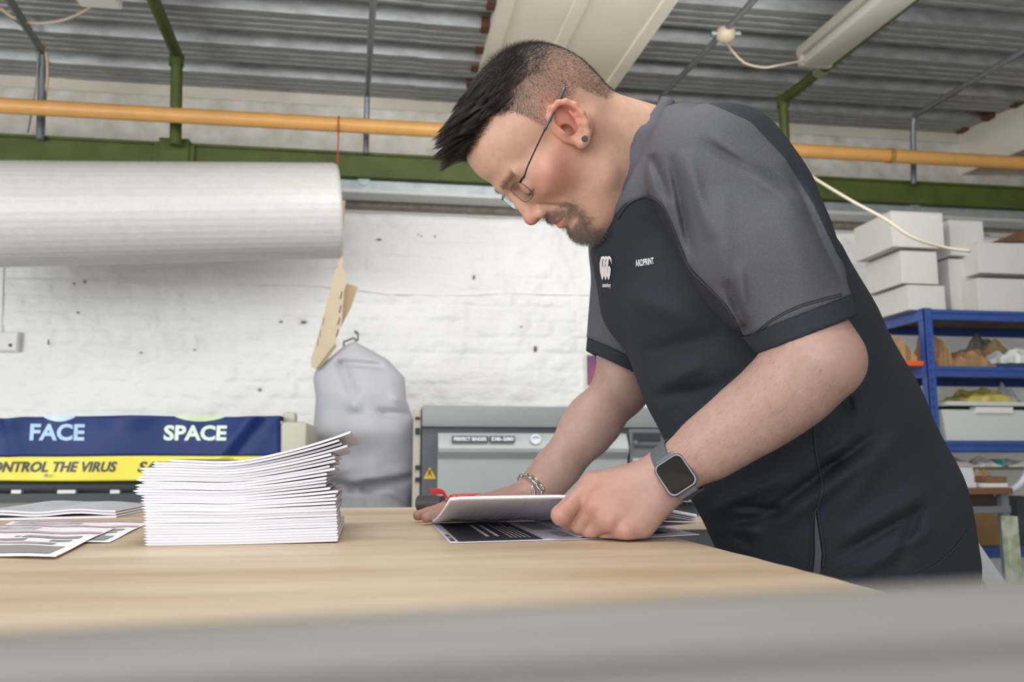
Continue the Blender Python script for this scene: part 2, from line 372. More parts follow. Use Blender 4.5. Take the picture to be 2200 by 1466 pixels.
# direction of fitting follows photo
lb = under_roof(1935, -20, .16); dirL = V(lb - la); dirL.normalize(); lb = la + np.array(dirL) * 1.25
t = thing('strip_light', 'unlit cream fluorescent strip light under the roof, upper right', 'light', tuple(la))
M = frameM(la, np.cross(np.array(dirL), (0, 0, 1)), dirL)
mb = MB().box((-.062, 0, -.032), (.062, 1.25, .012), M, bev=.02); mb.build('diffuser', mat('diffuser', '#bcb9ae', .35, var=.1, vscale=6), t, auto=50)
mb = MB().box((-.078, -.012, .010), (.078, 1.26, .045), M, bev=.004); mb.build('housing', mat('housing', '#aaa598', .5), t)
mb = MB().box((-.07, -.02, -.03), (.07, .012, .02), M, bev=.008); mb.build('end_cap', mat('housing'  , '#aaa598'), t)
cl = [jb + np.array((.0, 0, -.03))] + [C(px, py, np.linalg.norm(jb - CO) * .93) for px, py in ((1572, 108), (1600, 135), (1640, 145), (1675, 140))] + [la + np.array((-.02, 0, .0))]
tag(MB().tube(spline(cl, 6), .0045, 8).build('cable', m_cable, smooth=True), 'short cream cable looping from the round junction box to the strip light', 'cable')
# fitting at top left with looped cables
fl = under_roof(228, 3, .12)
t = thing('strip_light', 'end of a white strip light at the top left corner', 'light', tuple(fl))
M = frameM(fl, (1, 0, 0), (0, -1, -SL)); MB().box((-.085, 0, -.02), (.06, 1.0, .03), M, bev=.01).build('housing', m_white, t); MB().box((-.07, .01, -.035), (.045, .98, -.018), M, bev=.006).build('diffuser', mat('diffuser', '#bcb9ae'), t)
D0 = 3.25
def cable(pts, r, label, m=m_cable):
    return tag(MB().tube(spline(pts, 6), r, 8).build('cable', m, smooth=True), label, 'cable')
cable([C(2, 18, D0), C(30, 38, D0), C(80, 50, D0), C(140, 42, D0), C(185, 22, D0), C(208, 4, D0 - .1)], .006, 'cream cable looping from the left edge to the white strip light')
cable([C(10, -10, 3.5), C(45, 35, 3.45), C(78, 80, 3.5), C(98, 110, 3.52), C(102, 160, 3.52), C(97, 215, 3.54), C(93, 290, 3.56)], .006, 'cream cable tied along the left conduit')
cable([C(16, 30, 3.5), C(60, 70, 3.45), C(78, 110, 3.5), C(80, 160, 3.52), C(68, 240, 3.54), C(60, 285, 3.56)], .0035, 'thin grey wire hanging beside the left conduit', m_conduit)
# white rope from behind the man to the boxes
cable([onY(1688, 330, OY - .02), C(1712, 352, 3.45), C(1745, 380, 3.2), C(1830, 432, 3.0), C(1900, 470, 2.9), C(1960, 510, 2.85), C(2030, 532, 2.85), C(2085, 540, 2.83)], .0055, 'off white rope running down from the orange pipe to the stacked boxes', mat('rope', '#cfc4b2', .8))
# thin surface cable along the brick wall
pts = [onY(px, py, WY - .012) for px, py in ((8, 597), (60, 598), (190, 601), (380, 606), (560, 612), (650, 613), (740, 620), (795, 627), (830, 632), (1000, 635), (1090, 630), (1180, 633), (1300, 634))]
tag(MB().tube(pts, .0035, 6).build('cable', m_wall), 'thin painted-over cable clipped along the white brick wall', 'cable')
pts = [onY(px, py, WY - .012) for px, py in ((6, 575), (5, 640), (3, 712))]
tag(MB().tube(pts, .003, 6).build('cable', m_wall), 'thin painted cable dropping to the wall socket', 'cable')
# wall socket
p0, p1 = onY(-30, 713, WY - .02), onY(43, 757, WY - .02)
t = thing('wall_socket', 'white double wall socket at the left edge of the brick wall', 'socket', tuple((p0 + p1) / 2))
MB().box((p0[0], WY - .042, p1[2]), (p1[0], WY + .02, p0[2]), bev=.004).build('back_box', m_white, t)
MB().box((p0[0] + .004, WY - .048, p1[2] + .004), (p1[0] - .004, WY - .04, p0[2] - .004), bev=.003).build('face_plate', m_white, t)
q = onY(22, 742, WY - .05); MB().box((q[0] - .006, WY - .052, q[2] - .006), (q[0] + .006, WY - .046, q[2] + .006)).build('switch', m_dark, t)
# ================================================================== WORKBENCH AND WHAT LIES ON IT
def P3(p): return tuple(float(x) for x in p)
m_ply = mat('plywood_top', '#cfbea7', .5, var=.22, vscale=3.2, bump=.12, bscale=20, col2='#b09877', stretch=(.8, 4, 5), detail=9)
e0 = onZ(1480, 1163, TABLE_Z); e1 = onZ(1860, 1261, TABLE_Z); dirE = (e0 - e1) / np.linalg.norm(e0 - e1)
far = onZ(800, 1091, TABLE_Z)[1]; farR = e1 + dirE * ((far - e1[1]) / dirE[1]); nearR = e1 + dirE * ((.26 - e1[1]) / dirE[1])
t = thing('workbench', 'pale plywood topped workbench the man leans on', 'table', (-.5, .9, 0))
ng = 60
edge = [nearR + (farR - nearR) * k / ng + np.array((random.uniform(-.0012, .0012), 0, 0)) for k in range(ng + 1)]
poly = [P3((p[0], p[1], TABLE_Z - .024)) for p in edge] + [(-1.75, far, TABLE_Z - .024), (-1.75, .26, TABLE_Z - .024)]
MB().prism(poly, (0, 0, .024)).build('table_top', m_ply, t)
for y_ in (.33, far - .08): MB().box((-1.7, y_, TABLE_Z - .11), (.12, y_ + .03, TABLE_Z - .024)).build('apron', mat('bench_frame', '#8d7a60', .6, var=.2), t)
for x in (-1.65, .04):
    for y in (.33, far - .12): MB().box((x, y, 0), (x + .07, y + .07, TABLE_Z - .11), bev=.004).build('leg', mat('bench_frame', '#8d7a60'), t)
# scuffs and small dents
m_scuff = mat('scuff', '#a98a66', .7)

m_page = mat('page_white', '#f3f3f6', .55); m_edge = mat('page_edges', '#dfdfe8', .7, var=.05, vscale=300, stretch=(.05, .05, 8))
m_cover = mat('cover_print', '#a9a3ab', .35, var=.5, vscale=9, col2='#dcd6dc')
m_cover_dark = mat('cover_dark', '#2a2732', .3, var=.3, vscale=6)
m_ink = mat('ink_dark', '#2c2838', .4); m_grey = mat('ink_grey', '#8f8e8e', .45); m_pink = mat('ink_pink', '#c9a3b6', .45); m_txt = mat('ink_text', '#76737e', .5); m_white_ink = mat('ink_white', '#e9e7ee', .5)
m_under = mat('page_under', '#dedce2', .55)

def booklet(name, label, cat, group, o, dx, dy, wdt, dep, thk, zf, cover=m_cover, n=16, top_over=0.):
    """closed stapled booklet: o front-left corner on its support, dx/dy unit vectors, zf(s, v) height of its underside"""
    t = thing(name, label, cat, P3(o + np.array((0, 0, zf(0, 0)))), group)
    def grid(z0, z1, inset=0., pt=.006, ext=0.):
        S = np.linspace(0, 1, n + 1); rows = []
        for v in (0, .5, 1):
            for side in (0, 1):
                for s in S:
                    x = s * wdt; h = (z1 if side else z0)
                    p = o + dx * x + dy * (v * dep) + np.array((0, 0, zf(s, v) + h)); rows.append(p)
        return np.array(rows)
    S = np.linspace(0, 1, n + 1)
    prof = []
    # cross section: bottom left -> bottom right (fold) -> top left -> pointed fore-edge
    bot = [(s * wdt, 0) for s in S]; topp = [(s * wdt, thk) for s in S[::-1]]
    loop = bot + [(wdt + thk * .35, thk * .3), (wdt + thk * .35, thk * .7)] + topp + [(-.004, thk * .62), (-.004, thk * .5)]
    k = len(loop); vs = []
    for v in (0, .5, 1):
        for (x, h) in loop: vs.append(P3(o + dx * x + dy * (v * dep) + np.array((0, 0, zf(min(max(x / wdt, 0), 1), v) + h))))
    fs = [(a * k + i, a * k + (i + 1) % k, (a + 1) * k + (i + 1) % k, (a + 1) * k + i) for a in (0, 1) for i in range(k)]
    # end caps as strips
    for a, fl in ((0, False), (2, True)):
        for i in range(n):
            q = (a * k + i, a * k + i + 1, a * k + (n + 1) + 2 + (n - i - 1), a * k + (n + 1) + 2 + (n - i)); fs.append(q if not fl else q[::-1])
        fs.append((a * k + n, a * k + n + 1, a * k + n + 2, a * k + n + 3)); fs.append((a * k, a * k + n + 3 + n, a * k + n + 4 + n, a * k + k - 1))
    mb = MB().add(vs, fs); pg = mb.build('pages', m_edge, t)
    # printed cover sheet on top
    vs = []; 
    for v in (0, 1):
        for hh in (thk + .0001, thk + .00025):
            for s in S: vs.append(P3(o + dx * (s * wdt) + dy * (v * dep) + np.array((0, 0, zf(s, v) + hh))))
    m_ = n + 1; fs = []
    for i in range(n):
        fs += [(m_ + i, m_ + i + 1, 3 * m_ + i + 1, 3 * m_ + i), (i, 2 * m_ + i, 2 * m_ + i + 1, i + 1), (i, i + 1, m_ + i + 1, m_ + i), (2 * m_ + i, 3 * m_ + i, 3 * m_ + i + 1, 2 * m_ + i + 1)]
    fs += [(0, m_, 3 * m_, 2 * m_), (n, 2 * m_ + n, 3 * m_ + n, m_ + n)]
    MB().add(vs, fs).build('cover', cover, t)
    return t
# ---- the tall stack
ORD = 'topmost second third fourth fifth sixth seventh eighth ninth tenth eleventh twelfth thirteenth fourteenth fifteenth sixteenth seventeenth eighteenth nineteenth twentieth twenty-first twenty-second twenty-third twenty-fourth twenty-fifth twenty-sixth twenty-seventh twenty-eighth twenty-ninth thirtieth bottom'.split()
A = onZ(320, 1174, TABLE_Z); B = onZ(723, 1167, TABLE_Z); sx = (B - A) / np.linalg.norm(B - A); W0 = np.linalg.norm(B - A); sy = np.array((-sx[1], sx[0], 0))
ppm = W0 / (723 - 320)
rt = [747, 721, 727, 740, 704, 712, 713, 701, 713, 695, 695, 695, 694, 704, 721, 717, 719, 717, 718, 720, 719, 721, 720, 722, 721, 723, 722, 724, 723, 725, 724][::-1]
lf = [358, 325, 325, 300, 302, 306, 296, 293, 305, 292, 294, 288, 293, 306, 305, 306, 309, 307, 311, 313, 312, 314, 313, 315, 314, 316, 315, 317, 316, 318, 318][::-1]
NB = 31; T0 = .00298
def lift(i):    # how far the right end of booklet i springs up
    k = i / (NB - 1); return .0015 + .0235 * max(0, (k - .38) / .62) ** 1.15 + .002 * k
for i in range(NB):
    xo = (lf[i] - 320) * ppm; wd = (rt[i] - lf[i]) * ppm; ang = random.uniform(-.9, .9) if i < NB - 5 else [1.5, 0.2, -1.0, 1.5, 2.8][i - NB + 5]
    ca, sa = math.cos(R_(ang)), math.sin(R_(ang)); dx = sx * ca + sy * (-sa); dy = sx * sa + sy * ca
    L = lift(i); base = i * T0; xs0 = xo; wb = random.uniform(-.0004, .0004) if 3 < i < NB - 1 else 0
    def zf(s, v, L=L, base=base, xo=xo, wd=wd, i=i, wb=wb):
        x = (xo + s * wd) / W0; u = max(0, (x - .30) / .7); dip = -.0028 * (i / NB) * math.exp(-((x - .42) / .22) ** 2)
        return base + L * u ** 1.9 * (1 - .25 * v) + dip + wb * math.sin(6 * x)
    lb = ORD[NB - 1 - i] + ' booklet from the top of the tall stack, ' + ('bowed up at its right end' if i > 14 else 'lying flat in the lower half')
    if i == NB - 1: lb = 'topmost booklet of the tall stack, its right end curling up off the pile'
    elif i == 0: lb = 'bottom booklet of the tall stack, lying flat on the bench'
    g = 'booklets in the tall stack'
    o_ = A + sx * xo + np.array((0, 0, .0003)) + sy * random.uniform(-.0008, .0008)
    booklet('booklet', lb, 'booklet', g, o_, dx, dy, wd, .245, T0 - .00035, zf, m_cover_dark if i > NB - 5 else m_cover)
# second dark cover of the top booklet standing off a little
t = COL.objects['booklet.%03d' % (NB - 1)] if ('booklet.%03d' % (NB - 1)) in COL.objects else None

# ---- quads printed or laid on a surface given by picture corners
def quad(mb, pts, z0, z1):
    P = [onZ(px, py, z0) for px, py in pts]
    mb.prism([P3(p) for p in P], (0, 0, z1 - z0)); return P
zT = TABLE_Z
def loose_sheet(label, corners, lift_z, prints, curl=.004):
    P = [onZ(px, py, zT) for px, py in corners]; c = sum(P) / 4
    t = thing('printed_sheet', label, 'paper', (c[0], c[1], zT + lift_z))
    n = 14; vs = []; 
    def at(u, v, h=0.): 
        p = (P[0] * (1 - u) + P[1] * u) * (1 - v) + (P[3] * (1 - u) + P[2] * u) * v
        return P3((p[0], p[1], zT + lift_z + h + curl * (max(0, abs(u - .5) * 2 - .6) / .4) ** 2 * (.6 - .4 * v) + .0012 * math.sin(u * 9 + v * 4) ** 2))
    for h in (0, .0004):
        for i in range(n + 1):
            for j in range(n + 1): vs.append(at(i / n, j / n, h))
    M_ = (n + 1) ** 2; fs = []
    for i in range(n):
        for j in range(n):
            a = i * (n + 1) + j; fs += [(M_ + a, M_ + a + n + 1, M_ + a + n + 2, M_ + a + 1), (a, a + 1, a + n + 2, a + n + 1)]
    for i in range(n): 
        a = i * (n + 1); fs += [(a, a + n + 1, M_ + a + n + 1, M_ + a)]; b_ = a + n; fs += [(b_, M_ + b_, M_ + b_ + n + 1, b_ + n + 1)]
        fs += [(i, M_ + i, M_ + i + 1, i + 1)]; e = n * (n + 1) + i; fs += [(e, e + 1, M_ + e + 1, M_ + e)]
    MB().add(vs, fs).build('paper', m_page, t, smooth=False)
    by = {}
    def patch(u0, u1, v0, v1, m, sk=0.):
        k = 28; vs = []; 
        for i in range(k + 1):
            for j in range(3): vs.append(at(u0 + (u1 - u0) * i / k, v0 + (v1 - v0) * j / 2, .0010))
        by.setdefault(m.name, (m, MB()))[1].add(vs, [(i * 3 + j, i * 3 + j + 3, i * 3 + j + 4, i * 3 + j + 1) for i in range(k) for j in (0, 1)])
    for pr in prints: patch(*pr)
    for m, mb in by.values(): tag(mb.build('print', m, t), kind='stuff')
    return t, at
# u runs left to right, v near to far
pr1 = [(.0, .945, .06, .26, m_grey), (.60, .93, .50, .57, m_grey), (.48, .66, .40, .46, m_grey), (.80, .91, .40, .46, m_grey), (.45, .78, .31, .36, m_pink), (.78, .86, .31, .36, m_grey), (0, .99, .66, .74, m_pink), (0, 1, .95, 1.0, m_pink)]
pr1 += [(.55 + k * .05, .58 + k * .05, .515, .555, m_pink) for k in range(5)]
lines = [(.05, .55, .79 + k * .02, .798 + k * .02, m_txt) for k in range(6)] + [(.05, .42, .34 + k * .03, .348 + k * .03, m_txt) for k in range(8)]
loose_sheet('printed price sheet nearest the camera on the left, grey panel along its near edge', [(-330, 1190), (119, 1204), (250, 1137), (-60, 1131)], .0016, pr1 + lines, .002)
loose_sheet('printed sheet lying under another sheet, its corner towards the tall stack', [(-90, 1170), (235, 1168), (322, 1124), (30, 1121)], .0002, pr1 + lines, .001)
# ---- wavy booklets behind the sheets
A2 = onZ(-60, 1120, zT); B2 = onZ(249, 1113, zT); dx2 = (B2 - A2) / np.linalg.norm(B2 - A2); dy2 = np.array((-dx2[1], dx2[0], 0)); 
ang = R_(12); dxx = dx2; dyy = dx2 * math.sin(ang) + dy2 * math.cos(ang); W2 = np.linalg.norm(B2 - A2)
for i in range(3):
    def zf(s, v, i=i): return i * .0042 + .0035 * (i > 0) * math.sin(s * 5.5 + .8) ** 2 + .006 * (i + 1) / 3 * math.exp(-((s - .35) / .3) ** 2) * v
    booklet('booklet', ['lowest', 'middle', 'uppermost'][i] + ' of the three wavy booklets lying at the left edge behind the sheets', 'booklet', 'wavy booklets at the left', A2 + np.array((0, 0, .0002)) + dx2 * (.003 * i), dxx, dyy, W2 - .004 * i, .2, .0032, zf, mat('cover_pale', '#c9ccd4', .4, var=.25, vscale=20) if i == 2 else m_cover)

# ---- the booklet being folded under the man's hands
NL, NR = onZ(967, 1169, zT), onZ(1503, 1153, zT); bx = (NR - NL); BW = np.linalg.norm(bx); bx /= BW; by_ = np.array((-bx[1], bx[0], 0))
FLt = onZ(926, 1126, zT); BD = float(np.dot(FLt - NL, by_)); sk = float(np.dot(FLt - NL, bx))
hb = thing('open_booklet', 'open printed booklet pressed flat under the man\'s hands', 'booklet', P3((NL + NR) / 2))
def bp(u, v, h): return NL + bx * (u * BW + v * sk) + by_ * (v * BD) + np.array((0, 0, h))
def leaf(name, f, thk, m, n=26, k=12, u0=0., u1=1., v0=0., v1=1., parent=hb, smooth=True):
    vs = []
    for h in (0, thk):
        for i in range(n + 1):
            for j in range(k + 1): 
                u = u0 + (u1 - u0) * i / n; v = v0 + (v1 - v0) * j / k; vs.append(P3(f(u, v, h)))
    M_ = (n + 1) * (k + 1); K = k + 1; fs = []
    for i in range(n):
        for j in range(k): a = i * K + j; fs += [(M_ + a, M_ + a + K, M_ + a + K + 1, M_ + a + 1), (a, a + 1, a + K + 1, a + K)]
        fs += [(i * K, i * K + K, M_ + i * K + K, M_ + i * K), (i * K + k, M_ + i * K + k, M_ + i * K + K + k, i * K + K + k)]
    for j in range(k): e = n * K + j; fs += [(j, M_ + j, M_ + j + 1, j + 1), (e, e + 1, M_ + e + 1, M_ + e)]
    return MB().add(vs, fs).build(name, m, parent, auto=50)
flat = lambda u, v, h: bp(u, v, h + .0006 + .0015 * max(0, u - .8) * 5 * (1 - v))
leaf('bottom_sheet', flat, .0005, mat('page_cool', '#e6e2f2', .45))
pm = {}
def pp(u0, u1, v0, v1, m, f=flat, h=.0007, k=4):
    vs = [P3(f(u0 + (u1 - u0) * i / k, v0 + (v1 - v0) * j, h)) for i in range(k + 1) for j in (0, 1)]
    pm.setdefault((m.name, f), (m, MB()))[1].add(vs, [(2 * i, 2 * i + 2, 2 * i + 3, 2 * i + 1) for i in range(k)])
m_purple = mat('print_purple', '#34303f', .35)
pp(.035, .36, .03, .97, m_purple)
for k in range(9): pp(.10 + k * .0, .10 + .16 * random.uniform(.7, 1), .25 + k * .0, .25, m_purple)
for k in range(2): pp(.16 + .04 * k, .168 + .04 * k + .008, .2, .8, m_white_ink, h=.0009)
for k in range(5): pp(.25 + .018 * k, .256 + .018 * k, .12, .12 + random.uniform(.5, .75), m_white_ink, h=.0009)
for c, (a0, a1) in enumerate(((.40, .50), (.53, .63))):
    for k in range(7): pp(a0 + k * .014, a0 + .005 + k * .014, .45, .92, m_txt, h=.0009)
m_photo = mat('photo_patch', '#7d6f78', .35, var=.6, vscale=60, col2='#d9cfd6')
pp(.44, .53, .12, .35, m_photo, h=.0009); pp(.58, .70, .12, .35, m_photo, h=.0009); pp(.74, .9, .1, .8, m_purple, h=.0009)
for k, cc in enumerate(('#1d1d22', '#b0445e', '#4ba3c4', '#d8c74a', '#3b4f9a', '#8a8a8a')): pp(.008, .024, .06 + .05 * k, .10 + .05 * k, mat('swatch_%d' % k, cc, .4), h=.0009)
for m, mb in list(pm.values()): tag(mb.build('print', m, hb), kind='stuff')
# lifted block of pages: hinge along the far edge, near edge held up by the left hand
def nearz(u):   # height of the near edge above the table along the width
    return float(np.interp(u, [0, .02, .42, .62, .8, 1.0], [.0435, .0445, .045, .040, .031, .0195]))
def lifted(u, v, h, q=0.): 
    z = nearz(u) * (1 - q) * max(0, 1 - v * 1.02) ** 1.35
    return bp(u + .01 * (1 - v) * 0, v * .97 + .012 + .01, z + .0030 + h)
def lifted2(u, v, h): return lifted(u, v, h - .0006, .45 if u > 0 else 0)
blk = leaf('page_block', lambda u, v, h: lifted(u, v, h + .0004), .0030, m_page)
leaf('lifted_page', lambda u, v, h: lifted(u, v, h - .0006, .0), .0004, m_under)
for q, off in ((.10, .0), (.2, .004)): leaf('fanned_page', lambda u, v, h, q=q: lifted(u, v, h - .0008, q * max(0, (u - .45) / .55)), .0004, m_page, u0=.5)
leaf('loose_page', lambda u, v, h: bp(u, v * .97 + .02, .0022 + h + .0125 * max(0, (u - .5) / .5) ** .7 * max(0, 1 - v) ** 1.3), .0004, mat('page_lilac', '#d9cfe6', .45), u0=.5)
pm.clear(); f_un = lambda u, v, h: lifted(u, v, -.0009 - h)
for k in range(4): pp(.30 + .036 * k, .302 + .036 * k, .06, .48, m_txt, f_un, .0, 4)
pp(.060, .062, .05, .8, m_txt, f_un, 0); 
for k in range(5): pp(.06 + k * .075, .06 + k * .075 + random.uniform(.02, .05), .62 + .05 * (k % 2), .68 + .05 * (k % 2), m_grey, f_un, 0)
for k in range(9): pp(.10 + k * .032, .103 + k * .032, .3, .55, mat('faint_text', '#bdb9c4', .5), f_un, 0)
for m, mb in list(pm.values()): tag(mb.build('print', m, hb), kind='stuff')

# ---- seam roller with red handle
rc = onZ(918, 1099, zT); rr = .0138
t = thing('seam_roller', 'small black rubber seam roller with red handle on the bench', 'roller', P3((rc[0], rc[1], zT)))
c = np.array((rc[0], rc[1], zT + rr)); ax = np.array((math.cos(R_(-28)), math.sin(R_(-28)), 0)); 
a0, a1 = c - ax * .018, c + ax * .03
MB().tube([a0 + ax * 0, a0 + ax * .001, a1 - ax * .001, a1], [rr * .9, rr, rr, rr * .9], 28).build('rubber_roller', mat('roller_rubber', '#3a3b3c', .55, var=.1, vscale=40), t, auto=40)
MB().tube([a1 - ax * .002, a1 + ax * .006], .006, 14).build('axle', m_galv, t, auto=40)
h0 = onY(968, 1073, c[1] - .012); h1 = onY(1085, 1068, c[1] + .03)
M = frameM(a1 + ax * .004, (h0 - a1), (0, 0, 1))
arm = MB().tube([a1 + ax * .004, a1 + ax * .004 + (h0 - a1) * .5 + np.array((0, 0, .006)), h0], [.009, .007, .006], 10, flat=.22); arm.build('fork_arm', mat('fork_steel', '#a3a39d', .35, .7), t, auto=50)
MB().tube([a1 + ax * .0055, a1 + ax * .0085], .0032, 12).build('rivet', m_galv, t)
MB().tube(spline([h0 - (h1 - h0) * .04, h0, h0 + (h1 - h0) * .12, h0 + (h1 - h0) * .6, h1], 5), [.004] * 5 + [.0075] * 3 + [.0088] * 8 + [.0085] * 5, 18).build('handle', mat('handle_red', '#c3121a', .25, coat=.4), t, auto=50)
s0, s1 = onY(926, 1048, c[1] + .005), onY(958, 1062, c[1] - .01)
pl = [onY(px, py, c[1] + .0) for px, py in ((924, 1049), (948, 1051), (955, 1056), (963, 1070), (956, 1073), (951, 1063), (926, 1062))]
MB().prism([P3(p) for p in pl], (.0, .012, .0)).build('guard_plate', mat('handle_red', '#c3121a'), t)

# ================================================================== BEHIND THE BENCH
# ---- grey perfect binding machine
MY = 2.95
m_mg = mat('machine_grey', '#8b8f90', .42, var=.06, vscale=20); m_md = mat('machine_dark', '#55585e', .5, var=.08, vscale=20); m_mp = mat('machine_panel', '#a2a8a8', .32, var=.04, vscale=10)
def rectY(x0, y0, x1, y1, Y): a = onY(x0, y0, Y); b = onY(x1, y1, Y); return a[0], b[0], b[2], a[2]
x0, x1, zb, ztop = rectY(907, 872, 1505, 1090, MY)
t = thing('binding_machine', 'grey desktop perfect binding machine behind the bench', 'machine', (x0, MY, zb - .35))
zl = onY(907, 918, MY)[2]
MB().box((x0, MY - .02, zl), (x1, MY + .42, ztop), bev=.008).build('top_housing', m_mg, t, auto=40)
MB().box((x0 + .002, MY, zb - .25), (x1 - .002, MY + .4, zl), bev=.004).build('chassis', m_md, t)
MB().box((x0 + .02, MY + .02, 0), (x1 - .02, MY + .38, zb - .25)).build('cabinet_stand', m_md, t)
px0, px1, pz0, pz1 = rectY(941, 929, 1348, 1100, MY - .02)
# curved front panel
zc = onY(941, 968, MY)[2]
prof_ = [(0, pz1), (-.022, pz1 - .004), (-.040, pz1 - .03), (-.052, zc + .006), (-.050, zc - .006), (-.030, zc - .03), (-.026, pz0), (0, pz0)]
vs = [(x, MY - .001 + dy, z) for x in (px0, px1) for dy, z in prof_]; k = len(prof_)
MB().add(vs, [(i, (i + 1) % k, k + (i + 1) % k, k + i) for i in range(k)] + [tuple(range(k))[::-1], tuple(range(k, 2 * k))]).build('front_panel', m_mp, t, auto=30)
# lettering on two dark name plates
def plate(xa, ya, xb, yb, Y, txt, nm='name_plate', m=mat('plate_dark', '#4a545c', .4)):
    a, b = onY(xa, yb, Y), onY(xb, ya, Y)
    p = MB().box((a[0], Y - .004, a[2]), (b[0], Y + .01, b[2]), bev=.002).build(nm, m, t)
    M = Matrix.Translation((a[0] + .006, Y - .0045, a[2] + (b[2] - a[2]) * .22)) @ Matrix.Rotation(R_(90), 4, 'X')
    o = text_mesh('lettering', txt, M, (b[2] - a[2]) * .78, mat('letter_white', '#e6ebee', .4), t, bold=.0006, sx=1.0)
    wd = o.dimensions.x; tgt = (b[0] - a[0]) - .012; f = tgt / max(wd, 1e-4); me = o.data
    x00 = min(v.co.x for v in me.vertices)
    for v in me.vertices: v.co.x = x00 + (v.co.x - x00) * f
    return o
plate(971, 937, 1049, 950, MY - .052, 'PERFECT BINDER'); plate(1052, 937, 1106, 950, MY - .052, 'DB-280')
q = onY(1151, 944, MY - .05); MB().lathe([(.0, -.002), (.018, -.002), (.018, .002), (0, .002)], Matrix.Translation(q) @ Matrix.Rotation(R_(90), 4, 'X'), 24).build('round_badge', mat('badge_white', '#e4ebf2', .3), t)
pts = [q + np.array((.013 * math.cos(a) , -.0025, .010 * math.sin(a))) for a in np.linspace(.3, 2.9, 9)] + [q + np.array((.006 * math.cos(a), -.0025, .002 + .004 * math.sin(a))) for a in np.linspace(2.9, .3, 7)]
MB().prism([P3(p) for p in pts], (0, -.0012, 0)).build('badge_emblem', mat('badge_blue', '#5b93c9', .3), t)
# hazard triangle
tri = [onY(px, py, MY - .001) for px, py in ((923, 1004), (910, 1029), (937, 1029))]; MB().prism([P3(p) for p in tri], (0, -.0015, 0)).build('warning_triangle', mat('warning_yellow', '#e2b70f', .4), t)
tri = [onY(px, py, MY - .003) for px, py in ((923, 1011), (917, 1025), (919, 1025), (923, 1017), (927, 1025), (929, 1025))]; MB().prism([P3(p) for p in tri], (0, -.001, 0)).build('warning_symbol', m_dark, t)
tri = [onY(px, py, MY - .003) for px, py in ((918, 1009), (922, 1014), (922, 1019), (924, 1019), (924, 1014), (928, 1009), (926, 1009), (923, 1012), (920, 1009))]; MB().prism([P3(p) for p in tri], (0, -.001, 0)).build('warning_symbol', m_dark, t)
# right hand control end
a_, b_, c_, d_ = rectY(1352, 922, 1500, 1060, MY - .03); MB().box((a_, MY - .03, c_), (b_, MY + .01, d_), bev=.004).build('control_pod', mat('pod_grey', '#6b6e74', .5), t)
for (xa, ya, xb, yb, cc) in ((1360, 930, 1420, 948, '#33363b'), (1360, 985, 1400, 1015, '#b9bcbc'), (1363, 955, 1425, 962, '#484b50')):
    a_, b_, c_, d_ = rectY(xa, ya, xb, yb, MY - .035); MB().box((a_, MY - .036, c_), (b_, MY - .028, d_), bev=.002).build('control_window', mat('cw' + cc, cc, .4), t)
q = onY(1366, 951, MY - .04); MB().lathe([(0, -.01), (.008, -.01), (.008, 0), (0, 0)], Matrix.Translation(q) @ Matrix.Rotation(R_(90), 4, 'X'), 14).build('push_button', m_galv, t)
a_, b_, c_, d_ = rectY(1430, 1062, 1505, 1078, MY - .06); MB().box((a_, MY - .06, c_), (b_, MY, d_)).build('lower_tray', mat('tray_pale', '#b9bcbe', .4), t)
mb = MB()
for k in range(7): q = onY(1432 + 10 * k, 1084, MY - .05); mb.box((q[0], MY - .055, q[2] - .006), (q[0] + .008, MY - .04, q[2] + .012))
tag(mb.build('vent_slots', m_dark, t), kind='stuff')
# beige side column left of it
a_, b_, c_, d_ = rectY(889, 878, 903, 1105, MY + .02)
s = thing('cable_column', 'narrow beige slotted column between the grey dust cover and the machine', 'column', (a_, MY + .02, 0))
MB().box((a_, MY + .02, 0), (b_ - .003, MY + .10, d_), bev=.003).build('column_body', mat('column_beige', '#b5b2a4', .5), s)
for y0_, y1_ in ((896, 902), (920, 934), (1000, 1010), (1026, 1036)):
    q0, q1 = onY(892, y1_, MY + .015), onY(902, y0_, MY + .015); MB().box((q0[0], MY + .012, q0[2]), (q1[0], MY + .03, q1[2])).build('slot', m_dark, s)
# pale bench glimpsed behind the booklet
a_, b_, c_, d_ = rectY(1385, 1106, 1560, 1138, 2.2)
s = thing('side_bench', 'pale wooden bench end seen between the booklet and the dark shirt', 'table', (a_, 2.2, 0))
MB().box((a_, 2.2, c_), (b_, 2.62, c_ + .022), bev=.002).build('bench_top', m_ply, s); MB().box((a_ + .02, 2.21, c_ - .06), (b_ - .02, 2.24, c_)).build('apron', m_md, s)
for xx_ in (a_ + .02, b_ - .06): MB().box((xx_, 2.22, 0), (xx_ + .04, 2.26, c_ - .05)).build('leg', m_galv, s)

